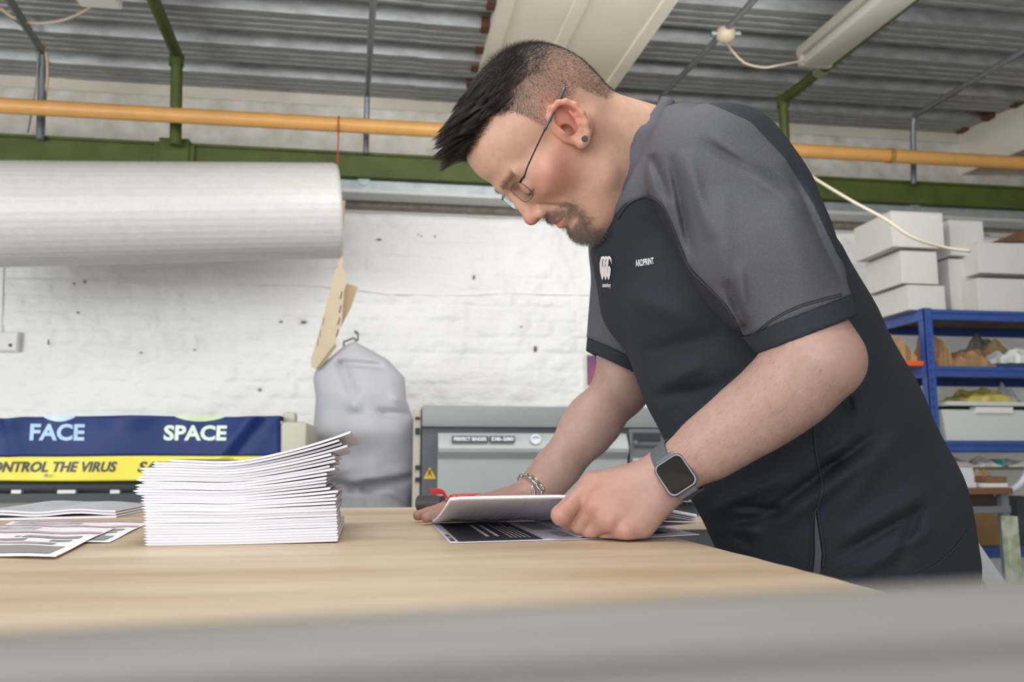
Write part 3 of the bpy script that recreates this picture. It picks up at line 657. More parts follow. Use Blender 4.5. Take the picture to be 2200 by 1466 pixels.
# ---- grey fabric cover hung on a hook
CY = 3.35
Lo = [(735, 760), (745, 738), (778, 699), (801, 676), (817, 673.5), (857, 679), (896, 676), (946, 671), (1036, 668), (1095, 664), (1180, 662)]
Ro = [(735, 762), (745, 782), (753, 797), (773, 833), (803, 861), (812, 869), (862, 873.6), (893, 885), (912, 889), (966, 896), (1022, 894), (1092, 886), (1180, 890)]
rows = np.concatenate([np.linspace(735, 820, 22), np.linspace(824, 1180, 58)]); n_ = 64; vs = []
folds = [((735, 785), (765, 860), .020, 9, -1), ((765, 860), (765, 880), .02, 10, 1), ((728, 783), (815, 790), .016, 7, -1), ((820, 890), (885, 893), .026, 7, -1), ((850, 860), (880, 870), .02, 10, 1), ((700, 1035), (760, 1048), .022, 8, -1), ((760, 1030), (890, 1010), .022, 10, 1), ((780, 1050), (880, 1030), .02, 7, -1), ((790, 1040), (795, 1090), .016, 9, -1), ((700, 930), (860, 930), .014, 30, 1), ((700, 1010), (800, 1005), .012, 14, 1), ((840, 1055), (885, 1080), .016, 8, 1), ((730, 900), (760, 1000), .006, 30, -1)]
def segd(px, py, a, b):
    ax_, ay_ = a; bx_, by2 = b; t_ = max(0, min(1, ((px - ax_) * (bx_ - ax_) + (py - ay_) * (by2 - ay_)) / ((bx_ - ax_) ** 2 + (by2 - ay_) ** 2))); return math.hypot(px - ax_ - t_ * (bx_ - ax_), py - ay_ - t_ * (by2 - ay_))
for yy in rows:
    xl = np.interp(yy, [p[0] for p in Lo], [p[1] for p in Lo]); xr = np.interp(yy, [p[0] for p in Ro], [p[1] for p in Ro])
    if xr - xl < 3: xr = xl + 3
    dep = .13 * min(1, ((yy - 730) / 120) ** .6) + .003
    for k in range(n_):
        a = 2 * math.pi * k / n_; cx = (xl + xr) / 2 - math.cos(a) * (xr - xl) / 2; sn = math.sin(a)
        p = onY(cx, yy, CY); d = dep * (abs(sn) ** .8) * (1 if sn > 0 else -1)
        if sn > 0:
            for f in folds: d += f[4] * f[2] * 1.7 * math.exp(-(segd(cx, yy, f[0], f[1]) / (f[3] * .9)) ** 2) * sn
            d += .006 * mnoise.noise(V((cx * .03, yy * .02, 3))) * sn
        vs.append((p[0], CY - d, p[2]))
nr = len(rows); fs = [(i * n_ + k, i * n_ + (k + 1) % n_, (i + 1) * n_ + (k + 1) % n_, (i + 1) * n_ + k) for i in range(nr - 1) for k in range(n_)] + [tuple(range(n_))]
tag(MB().add(vs, fs).build('dust_cover', mat('cover_fabric', '#b9bac0', .65, var=.06, vscale=12, bump=.15, bscale=200), smooth=True), 'pale grey fabric cover hanging in folds from a wire hook', 'cover')
hk = [onY(px, py, CY + .0) for px, py in ((739, 748), (739, 735), (744, 733), (760, 727), (766, 733), (769, 727), (768, 716), (763, 712))]
hk += [onY(763, 712, CY + .12), onY(764, 716, WY - .0)]
tag(MB().tube(spline([P3(p) for p in hk], 4), .0035, 8).build('wire_hook', mat('wire_steel', '#54585c', .4, .6), smooth=True), 'bent wire hook on the brick wall above the grey cover', 'hook')

# ---- bubble wrap roll slung from the orange pipe
r0 = C(-260, 463, 2.86); r1 = C(727, 454, 3.3); RR = .187
t = thing('bubble_wrap_roll', 'big white roll of bubble wrap slung under the green beam', 'roll', P3((r0 + r1) / 2))
axv = V(r1 - r0).normalized(); u_ = axv.cross(V((0, 0, 1))).normalized(); w_ = u_.cross(axv); Lr = np.linalg.norm(r1 - r0)
na, nl = 150, 150; vs = []
for i in range(nl + 1):
    for k in range(na):
        a = 2 * math.pi * k / na; s_ = i / nl * Lr
        rr_ = RR * (1 + .006 * math.sin(a * 2 + s_ * 1.3) + .004 * math.sin(s_ * 5 + a)) + .0006 * math.sin(s_ * 2 * math.pi / .02) + .0007 * math.sin(a * 46)
        if i == nl or i == 0: rr_ -= .008
        vs.append(P3(V(r0) + axv * s_ + (u_ * math.cos(a) + w_ * math.sin(a)) * rr_))
fs = [(i * na + k, i * na + (k + 1) % na, (i + 1) * na + (k + 1) % na, (i + 1) * na + k) for i in range(nl) for k in range(na)]
fs += [tuple(range(na))[::-1], tuple(nl * na + k for k in range(na))]
MB().add(vs, fs).build('wrap', mat('bubble_wrap', '#d2d0cb', .36, var=.07, vscale=30, bump=.6, bscale=150, spec=.7), t, smooth=False, auto=60)
MB().tube([r1 - np.array(axv) * .01, r1 + np.array(axv) * .012], .04, 20, flat=1).build('cardboard_core', mat('cardboard', '#a88456', .8, var=.15), t)
sp = onY(727, 262, OY - .03); se = C(722, 430, 3.27)
pts = [P3(np.array((sp[0], OY + orr * 1.1 * math.sin(a), c0 + orr * 1.1 * math.cos(a)))) for a in np.linspace(0, 2 * math.pi, 14)]
pts += [P3(np.array((sp[0], OY - orr * 1.1, c0 - .01)))] + [P3(C(px, py, d)) for px, py, d in ((727, 300, 3.31), (725, 352, 3.31), (722, 430, 3.32), (722, 454, 3.33))]
c0 = onY(500, 255, OY)[2]
tag(MB().tube([(p[0], p[1], p[2]) for p in pts], .0028, 6).build('string', mat('string_red', '#a63a34', .7), smooth=True), 'red string tied round the orange pipe holding the bubble wrap roll', 'string')
# brown paper tape hanging beside it
t = thing('paper_strip', 'tan strip of printed paper tape hanging beside the bubble wrap roll', 'tape', P3(onY(730, 600, 3.3)))
m_tan = mat('tan_paper', '#c9b79c', .7, var=.08, vscale=20)
def ribbon(nm, pts, Y, th=.002, m=m_tan): return MB().prism([P3(onY(px, py, Y)) for px, py in pts], (0, th, 0)).build(nm, m, t)
ribbon('upper_strip', [(722, 432), (742, 430), (740, 470), (738, 500), (736, 578), (727, 578), (724, 500), (725, 470)], 3.27)
ribbon('front_flap', [(721, 577), (736, 577), (743, 591), (739, 634), (734, 694), (720, 738), (679, 793), (669, 790), (668, 771), (680, 735), (709, 624)], 3.26)
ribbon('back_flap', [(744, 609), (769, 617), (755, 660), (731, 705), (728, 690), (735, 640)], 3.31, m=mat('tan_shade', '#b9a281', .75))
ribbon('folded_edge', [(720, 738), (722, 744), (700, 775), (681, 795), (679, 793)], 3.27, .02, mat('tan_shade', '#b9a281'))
for k, (px, py) in enumerate(((733, 634), (731, 664), (728, 690), (725, 715), (695, 690), (688, 716), (683, 735))):
    w1 = 3.2 if k < 4 else 1.6
    ribbon('printed_mark', [(px - w1, py + 8), (px + w1 * .4, py - 8), (px + w1, py - 7), (px - w1 * .3, py + 9)], 3.2585, .0012, m_dark)

# ---- wide printer with the banner over it
PY_ = 2.75
t = thing('wide_printer', 'wide format printer behind the bench under the blue banner', 'printer', (-2.0, PY_, 0))
bx0, bx1, bz0, bz1 = rectY(-260, 897, 604, 1034, PY_)
MB().box((bx0 - .2, PY_ + .01, bz0 + .012), (bx1 - .0, PY_ + .45, bz1 - .012), bev=.01).build('printer_body', mat('printer_beige', '#b9b7a6', .5), t)
a_, b_, c_, d_ = rectY(598, 906, 658, 990, PY_); MB().box((bx1 - .01, PY_ - .01, bz0 - .02), (b_, PY_ + .4, d_), bev=.016).build('end_cap', mat('printer_beige', '#b9b7a6'), t, auto=40)
q0, q1 = onY(607, 905, PY_ + .1), onY(636, 886, PY_ + .1); MB().box((q0[0], PY_ + .08, q0[2] - .02), (q1[0], PY_ + .16, q1[2]), bev=.012).build('lever', mat('printer_beige', '#b9b7a6'), t, auto=40)
a_, b_, c_, d_ = rectY(-260, 1034, 620, 1066, PY_ + .03)
MB().tube([(a_, PY_ + .1, (c_ + d_) / 2 + .006), (b_, PY_ + .1, (c_ + d_) / 2 + .006)], (d_ - c_) / 2, 20).build('feed_roller', mat('feed_grey', '#4a5157', .55), t, auto=40)
MB().box((a_, PY_ + .03, c_ - .012), (b_, PY_ + .2, c_ + .012)).build('feed_bar', mat('feed_dark', '#343a40', .5), t)
for px in (-25, 35, 143, 247, 352, 457, 562):
    q = onY(px, 1057, PY_ + .02); w1 = .026 if px == 143 else .014; MB().box((q[0] - w1, PY_ + .018, q[2] - .0055), (q[0] + w1, PY_ + .04, q[2] + .0055), bev=.001).build('white_clip', m_white, t)
MB().box((a_, PY_ + .05, c_ - .35), (b_, PY_ + .4, c_ - .012)).build('lower_frame', mat('frame_greengrey', '#8f9389', .7, var=.3, vscale=9), t)
for x in (-2.3, b_ - .2): MB().box((x, PY_ + .1, 0), (x + .08, PY_ + .35, c_ - .34)).build('leg', m_md, t)
# banner
bn = thing('banner', 'navy and yellow printed vinyl banner draped over the wide printer', 'banner', (-1.5, PY_, bz0))
def topy(px): return 895 + 5 * math.exp(-((px - 20) / 25) ** 2) + 3 * math.exp(-((px - 70) / 30) ** 2) * 0 + (6 if px < 0 else 0) + 1.5 * math.sin(px / 60)
def bsurf(px, v, h=0.): 
    """v 0 top 1 bottom of the front; gentle ripples"""
    y0, y1 = topy(px), 1033 + 1.0 * math.sin(px / 90)
    py = y0 + (y1 - y0) * v; p = onY(px, py, PY_)
    rip = .006 * math.sin(px / 38 + v * 2) * (1 - v) + .012 * math.exp(-((px - 545 + 110 * v) / 16) ** 2) - .01 * math.exp(-((px - 575 + 110 * v) / 14) ** 2) + .01 * math.exp(-((px - 20 - 40 * v) / 14) ** 2) * (1 - v) + .008 * math.sin(px / 21) * max(0, 1 - v * 4)
    return (p[0], PY_ - .014 - rip - h, p[2])
def bpatch(x0_, x1_, v0, v1, m, nm, h=0., n=90, k=14):
    vs = [bsurf(x0_ + (x1_ - x0_) * i / n, v0 + (v1 - v0) * j / k, h) for i in range(n + 1) for j in range(k + 1)]
    vs += [(p[0], p[1] + .002 + h, p[2]) for p in vs]; K = k + 1; M_ = (n + 1) * K; fs = []
    for i in range(n):
        for j in range(k): a = i * K + j; fs += [(a, a + 1, a + K + 1, a + K), (M_ + a, M_ + a + K, M_ + a + K + 1, M_ + a + 1)]
    for j in range(k): e = n * K + j; fs += [(j, M_ + j, M_ + j + 1, j + 1), (e, e + 1, M_ + e + 1, M_ + e)]
    for i in range(n): a = i * K; fs += [(a, a + K, M_ + a + K, M_ + a), (a + k, M_ + a + k, M_ + a + K + k, a + K + k)]
    return MB().add(vs, fs).build(nm, m, bn, smooth=True)
m_navy = mat('banner_navy', '#1c3068', .5, spec=.3); m_yel = mat('banner_yellow', '#e6d93c', .35)
bpatch(-260, 604, 0, .62, m_navy, 'blue_panel'); bpatch(-260, 604, .62, 1, m_yel, 'yellow_panel')
# part lying over the top of the printer
p = [bsurf(-260 + 864 * i / 90, 0) for i in range(91)]; vs = p + [(q[0], q[1] + .30, q[2] + .004 - .006) for q in p]; vs += [(q[0], q[1], q[2] - .002) for q in vs]
fs = [(i, i + 1, 91 + i + 1, 91 + i) for i in range(90)] + [(182 + i, 182 + 91 + i, 182 + 92 + i, 183 + i) for i in range(90)]
MB().add(vs, fs).build('top_flap', m_navy, bn, smooth=True)
for (xa, xb, cc) in ((98, 166, '#b8d4e8'), (378, 482, '#c3dcae')):
    n = 16; vs = []
    for i in range(n + 1):
        px = xa + (xb - xa) * i / n; d = 9 * (1 - ((i / n) * 2 - 1) ** 2); vs += [bsurf(px, -.01, .001), bsurf(px, .01 + d / 138, .001)]
    vs += [(q[0], q[1] - .001, q[2]) for q in vs]; M_ = 2 * (n + 1)
    fs = [(2 * i, 2 * i + 2, 2 * i + 3, 2 * i + 1) for i in range(n)] + [(M_ + 2 * i, M_ + 2 * i + 1, M_ + 2 * i + 3, M_ + 2 * i + 2) for i in range(n)]
    MB().add(vs, fs).build('printed_disc', mat('disc' + cc, cc, .4), bn)
def btext(txt, xa, xb, ybase, ytop, m, shear=0., bold=.0022):
    a = onY(xa, ybase, PY_ - .02); b = onY(xb, ybase, PY_ - .02); h = onY(xa, ytop, PY_ - .02)[2] - a[2]
    M = Matrix.Translation((a[0], PY_ - .02, a[2])) @ Matrix.Rotation(R_(90), 4, 'X')
    o = text_mesh('lettering', txt, M, h / .69, m, bn, bold=bold, shear=shear, extrude=.0005); me = o.data
    xs = [v.co.x for v in me.vertices]; f = (b[0] - a[0]) / (max(xs) - min(xs)); m0 = min(xs)
    for v in me.vertices:
        v.co.x = m0 + (v.co.x - m0) * f + (a[0] - (m0 + bn.location.x)); w_ = np.array(v.co) + np.array(bn.location); d_ = w_ - CO; z_ = -(d_ @ CB)
        qx, qy = 1100 + (d_ @ CR) / z_ * FPX, 733 - (d_ @ CU) / z_ * FPX; y0_ = topy(qx); v.co.y = bsurf(qx, (qy - y0_) / (1033 - y0_))[1] - .0016 - (.0008 if v.co.y + bn.location.y < PY_ - .02 else 0) - bn.location.y
    return o
btext('FACE', 63, 179, 945, 912, mat('letter_blue', '#a9c9ec', .4)); btext('SPACE', 350, 486, 945, 915, mat('letter_mint', '#d6ecd8', .4)); btext('HANDS', -140, -20, 945, 912, mat('letter_mint', '#d6ecd8'))
m_lt = mat('letter_ink', '#23283c', .4)
btext('CONTROL THE VIRUS', -42, 250, 1014, 993, m_lt, .25, .0012); btext('SAVE LIVES', 294, 470, 1014, 993, m_lt, .25, .0012)
q = onY(98, 1022, PY_ - .03); MB().lathe([(0, -.003), (.005, -.003), (.005, .004), (0, .004)], Matrix.Translation(q) @ Matrix.Rotation(R_(90), 4, 'X'), 12).build('eyelet', m_galv, bn)

# ---- poster and scraps on the wall behind the man
t = thing('poster', 'small purple and white poster on the wall behind the man\'s far arm', 'poster', P3(onY(1280, 800, WY)))
a_, b_, c_, d_ = rectY(1257, 758, 1380, 870, WY - .03)
MB().box((a_, WY - .03, c_), (b_, WY - .026, d_)).build('sheet', m_white, t); MB().box((a_ + .008, WY - .032, c_ + .09), (b_ - .008, WY - .029, d_ - .012)).build('printed_panel', mat('poster_purple', '#4b3a66', .4, var=.6, vscale=12, col2='#b05a7c'), t)

# ---- blue shelving rack at the right
RY = 2.94
m_blue = mat('rack_blue', '#33539c', .38, var=.18, vscale=20, bump=.1); m_blue_d = mat('rack_blue_deep', '#243e78', .45)
rack = thing('shelving_rack', 'blue boltless steel shelving rack behind the man on the right', 'shelving', P3((onY(1985, 900, RY)[0], RY, 0)))
rx0 = onY(1985, 690, RY)[0]; rx1 = rx0 + 1.45; rD = .42
lv = [onY(1985, y, RY)[2] for y in (664, 786, 947, 1178)]
for x in (rx0, rx1 - .04):
    for y in (RY, RY + rD - .035):
        mb = MB().box((x, y, 0), (x + .035, y + .003, lv[0] + .004)).box((x, y, 0), (x + .003, y + .035, lv[0] + .004))
        mb.build('upright', m_blue, rack)
mb = MB()
for k in range(40):
    z = .1 + k * .035
    if z < lv[0]: mb.box((rx0 + .013, RY - .0012, z), (rx0 + .021, RY + .0005, z + .016))
tag(mb.build('slot_holes', m_blue_d, rack), kind='stuff')
for z in lv:
    for y in (RY - .004, RY + rD - .03):
        mb = MB().box((rx0 + .034, y + .004, z - .042), (rx1 - .03, y + .012, z)); mb.box((rx0 + .034, y - .002, z - .014), (rx1 - .03, y + .006, z - .002)).box((rx0 + .034, y - .002, z - .040), (rx1 - .03, y + .006, z - .030)); mb.build('beam', m_blue, rack)
    for x in (rx0 - .002, rx1 - .04): MB().box((x, RY + .003, z - .042), (x + .010, RY + rD, z)).build('side_beam', m_blue, rack)
    MB().box((rx0 + .01, RY + .012, z - .008), (rx1 - .01, RY + rD - .03, z + .0)).build('shelf_board', mat('shelf_board', '#7b6a55', .8, var=.2), rack)
# white cartons
m_box = mat('carton_white', '#d3d0ca', .7, var=.07, vscale=6)
m_tape = mat('tape_clear', '#e3dfd4', .25)
def carton(x0_, y0_, x1_, y1_, Y, dep, label, m=m_box, tape=True, zb=None):
    a, b, c, d = rectY(x0_, y0_, x1_, y1_, Y)
    if zb is not None: c = zb
    t = thing('carton', label, 'box', (a, Y, c))
    MB().box((a, Y, c), (b, Y + dep, d - .003), bev=.002).build('box_body', m, t)
    MB().box((a, Y, d - .003), (b, Y + dep * .497, d)).build('top_flap', m, t); MB().box((a, Y + dep * .503, d - .003), (b, Y + dep, d)).build('top_flap', m, t)
    return t, (a, b, c, d)
carton(1914, 453, 2030, 534, RY + .02, .27, 'top white carton of the left pile on the blue rack')
carton(1934, 538, 2017, 611, RY + .04, .25, 'middle white carton of the left pile on the blue rack')
carton(1950, 612, 2033, 668, RY + .03, .26, 'bottom white carton of the left pile standing on the blue rack', zb=lv[0] + .001)
carton(2038, 472, 2117, 548, RY + .10, .2, 'upright white carton behind the right pile, top of the blue rack', zb=onY(2100, 545, RY + .06)[2])
t, bb = carton(2100, 520, 2330, 594, RY + .03, .2, 'upper white carton of the right pile, clear tape on its front')
MB().box((bb[1] - .11, RY + .024, bb[2]), (bb[1] - .03, RY + .03, bb[3] - .05)).build('tape', m_tape, t)
carton(2099, 597, 2340, 664, RY + .025, .2, 'lower white carton of the right pile standing on the blue rack', zb=lv[0] + .001)
t, bb = carton(2037, 556, 2098, 664, RY + .12, .1, 'cream carton tucked behind the gap in the right pile', zb=lv[0] + .001)
a_, b_, c_, d_ = rectY(2018, 566, 2036, 664, RY + .10); tag(MB().box((a_, RY + .22, lv[0] + .001), (b_, RY + .3, d_), bev=.002).build('cardboard_slab', mat('cardboard', '#a88456')), 'strip of brown cardboard standing in the gap between the carton piles', 'cardboard')
# things hung above the right pile
a_, b_, c_, d_ = rectY(2120, 470, 2330, 510, 3.4)
t = thing('plank', 'brown timber board sticking out above the right pile of cartons', 'plank', (a_, 3.2, d_)); MB().prism([P3(onY(px, py, 3.18)) for px, py in ((2135, 519), (2200, 494), (2290, 460), (2290, 519))], (0, .03, 0)).build('board', mat('brown_board', '#7b5b42', .7, var=.2), t)
t = thing('tube_light', 'pale batten lying behind the cartons under the galvanised rail', 'light', (a_, 3.5, d_)); a_, b_, c_, d_ = rectY(2115, 500, 2400, 513, 3.5); MB().box((a_, 3.5, c_), (b_, 3.54, d_), bev=.004).build('batten', m_white, t); MB().box((a_ + .03, 3.49, c_ - .02), (b_ - .02, 3.5, c_)).build('diffuser', mat('diffuser', '#bcb9ae'), t)

# crumpled brown paper, orange folder, grey sheets on the first shelf
def crumple(label, cx0, cy0, cx1, cy1, Y, dep, m, seed, amp=.02, name='crumpled_paper', cat='paper', group=None, zb=None, n=14):
    a, b, c, d = rectY(cx0, cy0, cx1, cy1, Y)
    if zb is not None: c = zb
    top = []; bot = []
    for i in range(n + 1):
        for j in range(n + 1):
            u, v = i / n, j / n; env = (math.sin(math.pi * min(max(u, .04), .96)) ** .5) * (math.sin(math.pi * min(max(v * .9 + .08, .04), .96)) ** .4)
            nz_ = mnoise.noise(V((u * 3 + seed, v * 2.6, seed * 1.7))) + .5 * mnoise.noise(V((u * 7, v * 6 + seed, 2)))
            z = c + (d - c) * env * (.72 + .5 * nz_); z = max(z, c + .002)
            jx = .012 * mnoise.noise(V((v * 5, u * 5, seed)))
            top.append((a + (b - a) * u + jx, Y + dep * v + jx, z)); bot.append((a + (b - a) * u + jx, Y + dep * v + jx, c))
    K = n + 1; M_ = K * K; fs = []
    for i in range(n):
        for j in range(n): q = i * K + j; fs += [(q, q + K, q + K + 1, q + 1), (M_ + q, M_ + q + 1, M_ + q + K + 1, M_ + q + K)]
        fs += [(i * K, M_ + i * K, M_ + i * K + K, i * K + K), (i * K + n, i * K + K + n, M_ + i * K + K + n, M_ + i * K + n), (i, i + 1, M_ + i + 1, M_ + i), (n * K + i, M_ + n * K + i, M_ + n * K + i + 1, n * K + i + 1)]
    return tag(MB().add(top + bot, fs).build(name, m), label, cat, group)
m_kraft = mat('kraft_paper', '#a5815a', .75, var=.2, vscale=14, bump=.3, bscale=30)
z1 = lv[1] + .001; z2 = lv[2] + .001; z3 = lv[3] + .001
crumple('folded brown kraft paper bundle at the left end of the upper shelf', 1898, 700, 1972, 780, RY + .04, .3, m_kraft, 1.3, zb=z1 + .022)
a_, b_, c_, d_ = rectY(1915, 752, 1976, 778, RY + .05); M = Matrix.Translation((a_, RY + .05, z1)); tag(MB().box((a_ - .04, RY + .02, z1), (b_, RY + .3, z1 + .02), bev=.003).build('folder', mat('folder_orange', '#e0602a', .45)), 'bright orange folder under the brown paper on the upper shelf', 'folder')
crumple('crumpled brown kraft paper standing right of the rack upright', 2008, 697, 2050, 785, RY + .05, .2, m_kraft, 4.1, zb=z1)
crumple('tall folded kraft paper sheet leaning at the back of the upper shelf', 2085, 716, 2190, 785, RY + .2, .07, mat('kraft_pale', '#b89a72', .75, var=.2, vscale=14), 15.7, zb=z1)
crumple('flattened brown kraft paper pile along the upper shelf', 2052, 738, 2140, 785, RY + .03, .25, m_kraft, 7.7, zb=z1)
def slab(name, label, cat, x0_, y0_, x1_, y1_, Y, dep, m, zb=None, tilt=0, bev=.002, h=None):
    a, b, c, d = rectY(x0_, y0_, x1_, y1_, Y)
    if zb is not None: d = zb + (h if h else (d - c)); c = zb
    return tag(MB().box((a, Y, c), (b, Y + dep, d), bev=bev).build(name, m), label, cat)
crumple('loose grey sheets heaped on the upper shelf behind the brown paper', 2060, 712, 2175, 785, RY + .28, .1, mat('grey_sheets', '#8c8886', .7, var=.15), 9.2, zb=z1)
crumple('white plastic bag at the right end of the upper shelf', 2165, 735, 2230, 770, RY + .03, .2, mat('white_bag', '#dfe0e0', .4), 5.3, name='plastic_bag', cat='bag', zb=z1 + .02)
slab('book', 'dark blue book lying on the upper shelf under the white bag', 'book', 2142, 772, 2250, 783, RY + .03, .22, mat('book_blue', '#27405f', .5), zb=z1, h=.018)
# second shelf: white printer with a yellow bag
t = thing('desktop_printer', 'white desktop printer on the middle shelf of the blue rack', 'printer', (onY(2020, 940, RY)[0], RY, z2))
a_, b_, c_, d_ = rectY(2022, 880, 2290, 944, RY + .02)
vs = [(a_ + .015, z2), (b_, z2), (b_, d_), (a_, d_)]
MB().prism([(x, RY + .02, z) for x, z in vs], (0, .34, 0)).build('body', mat('printer_white', '#c9ccc9', .45), t)
a2, b2, c2, d2 = rectY(2038, 862, 2290, 874, RY + .0); MB().box((a2, RY + .005, c2), (b2, RY + .3, d2), bev=.003).build('lid', mat('printer_white', '#c9ccc9'), t)
a2, b2, c2, d2 = rectY(2045, 870, 2290, 882, RY + .06); MB().box((a2, RY + .06, d_ ), (b2, RY + .3, c2 + .02)).build('paper_slot', m_dark, t)
a2, b2, c2, d2 = rectY(2098, 874, 2178, 888, RY + .01); MB().box((a2, RY + .012, c2), (b2, RY + .05, d2)).build('paper', m_white, t)
a2, b2, c2, d2 = rectY(2008, 843, 2030, 944, RY + .02); MB().box((a2 , RY + .1, z2), (b2 - .004, RY + .34, d2), bev=.004).build('side_tray', mat('printer_white', '#c9ccc9'), t)
zlid = onY(2100, 862, RY + .0)[2]
crumple('yellow plastic bag of bits on top of the white printer', 2078, 824, 2182, 858, RY + .04, .2, mat('bag_yellow', '#c9bc62', .4, var=.3, vscale=20), 2.2, name='plastic_bag', cat='bag', zb=zlid + .001)
crumple('white cloth behind the yellow bag on the printer', 2150, 818, 2196, 850, RY + .25, .08, mat('white_bag', '#dfe0e0'), 6.2, name='cloth', cat='cloth', zb=zlid + .001)
slab('carton', 'pale carton left of the white printer behind the upright', 'box', 1952, 830, 1990, 944, RY + .12, .2, mat('carton_pale', '#c4c4bb', .6), zb=z2)
# small desk in front of the lower shelf
DY = 2.62
zd = onY(2100, 1049, DY)[2]; dx0 = onY(2020, 1049, DY)[0]; dx1 = onY(2176, 1049, DY)[0]
t = thing('small_desk', 'small brown topped desk with grey frame in front of the rack', 'table', (dx0, DY, 0))
MB().box((dx0 - .25, DY, zd - .022), (dx1, DY + .26, zd), bev=.003).build('desk_top', mat('desk_brown', '#7d5442', .5, var=.25, vscale=15), t)
MB().box((dx0 - .2, DY + .03, zd - .056), (dx1 - .05, DY + .2, zd - .022)).build('drawer', mat('drawer_dark', '#3b2a22', .6), t)
MB().box((dx0 - .22, DY + .01, zd - .084), (dx1 - .005, DY + .03, zd - .062)).build('rail', mat('desk_grey', '#6b7278', .45), t)
for x in (dx0 - .22, dx1 - .035):
    MB().box((x, DY + .012, 0), (x + .026, DY + .04, zd - .022)).build('leg', mat('desk_grey', '#6b7278'), t)
gl = thing('green_post', 'chipped pale green post at the lower right behind the desk rail', 'post', P3((onY(2170, 1180, DY - .06)[0], DY - .06, 0)))
g0 = onY(2163, 1110, DY - .06); g1 = onY(2187, 1110, DY - .06); MB().box((g0[0], DY - .06, 0), (g1[0], DY - .03, g0[2]), bev=.003).build('post_body', mat('post_green', '#8b9775', .5, var=.35, vscale=22, col2='#cfd2c0'), gl); MB().box((g0[0] - .01, DY - .055, 0), (g1[0] + .01, DY - .02, .02)).build('foot', m_md, gl)
zz = zd + .0005; k = 0
for i in range(11):
    hh = .0062; xo = random.uniform(-.004, .004)
    slab_ = MB().box((onY(2022, 1040, DY)[0] + xo, DY + .03, zz), (onY(2110 - .6 * i, 1040, DY)[0] + xo, DY + .22, zz + hh - .0006), bev=.0008); o = slab_.build('booklet', m_edge)
    tag(o, (['lowest'] + ORD[1:10] + ['uppermost'])[i] + (' booklet' if i in (0, 10) else ' booklet from the bottom') + ' of the small white pile on the brown desk', 'booklet', 'booklets piled on the brown desk'); zz += hh
slab('book', 'white pad lying at the right end of the brown desk', 'book', 2112, 1040, 2166, 1049, DY + .02, .2, m_white, zb=zd + .0005, h=.014)
slab('wooden_block', 'brown wooden block on the white pad at the desk end', 'block', 2122, 1026, 2164, 1040, DY + .04, .12, mat('wood_brown', '#7d6145', .6, var=.2), zb=zd + .0155, h=.022)
crumple('rolled brown envelopes on the desk behind the wooden block', 2102, 1003, 2150, 1040, DY + .165, .09, m_kraft, 3.3, name='envelope', cat='envelope', zb=zd + .001)
# lower shelf level
z9 = onY(2100, 1004, RY)[2]
slab('shelf_tray', 'long pale tray behind the desk with sacks on it', 'tray', 1990, 1003, 2330, 1010, RY + .05, .3, mat('shelf_board', '#7b6a55'), zb=z9 - .012, h=.012)
crumple('white sack with faint pink print lying above the desk', 2018, 978, 2096, 1003, RY + .05, .15, mat('sack_white', '#ddd8d4', .6, var=.15, vscale=16, col2='#d9aebb'), 8.1, name='sack', cat='sack', zb=z9)
crumple('white sack with a teal band at the right above the desk', 2100, 981, 2160, 1003, RY + .05, .15, mat('sack_plain', '#dddcd8', .6), 11.4, name='sack', cat='sack', zb=z9)
crumple('white sack at the right edge above the desk', 2165, 982, 2240, 1004, RY + .05, .15, mat('sack_plain', '#dddcd8'), 12.9, name='sack', cat='sack', zb=z9)
q0 = onY(2156, 1000, RY + .04); MB_ = MB().box((q0[0], RY + .045, z9), (q0[0] + .014, RY + .12, z9 + .03), bev=.003); tag(MB_.build('teal_strap', mat('teal', '#3f9c9c', .5)), 'teal strap between the two white sacks', 'strap')
slab('cardboard_box', 'brown cardboard box on the lowest blue shelf under the desk', 'box', 2055, 1104, 2158, 1178, RY + .03, .3, mat('carton_brown', '#98754b', .75, var=.2), zb=z3)
slab('parts_bin', 'dark grey parts bin right of the cardboard box on the lowest shelf', 'box', 2185, 1080, 2300, 1178, RY + .03, .3, mat('bin_dark', '#3c4346', .6, var=.4, vscale=12), zb=z3)
hose = [C(px, py, 2.95) for px, py in ((2150, 1058), (2180, 1050), (2200, 1030), (2220, 990))]
cable([P3(p) for p in hose], .012, 'pale curved hose at the right edge beside the brown desk', mat('hose', '#c7cbd2', .4))
# aluminium step ladder rails just behind the man
t = thing('step_ladder', 'aluminium ladder leg leaning behind the man\'s hip', 'ladder', P3(C(2120, 1300, 1.55)))
m_alu = mat('aluminium', '#c9cdd2', .3, .35)
def bar(a, b, w_, th, nm, m):
    d = b - a; M = frameM(a, d, CR); L = np.linalg.norm(d); MB().box((0, -w_, -th), (L, w_, th), M, bev=.002).build(nm, m, t)
la0, la1 = C(2040, 1120, 1.55), C(2215, 1385, 1.55); k = (la1[2]) / (la0[2] - la1[2]); lend = la1 + (la1 - la0) * (k - .002)
bar(la0 + (la1 - la0) * .05, lend, .013, .012, 'side_rail', m_alu)
lb0, lb1 = C(2063, 1128, 1.56), C(2242, 1390, 1.56); lend2 = lb1 + (lb1 - lb0) * (lb1[2] / (lb0[2] - lb1[2]) - .002)
bar(lb0, lend2, .006, .012, 'side_rail', m_alu)

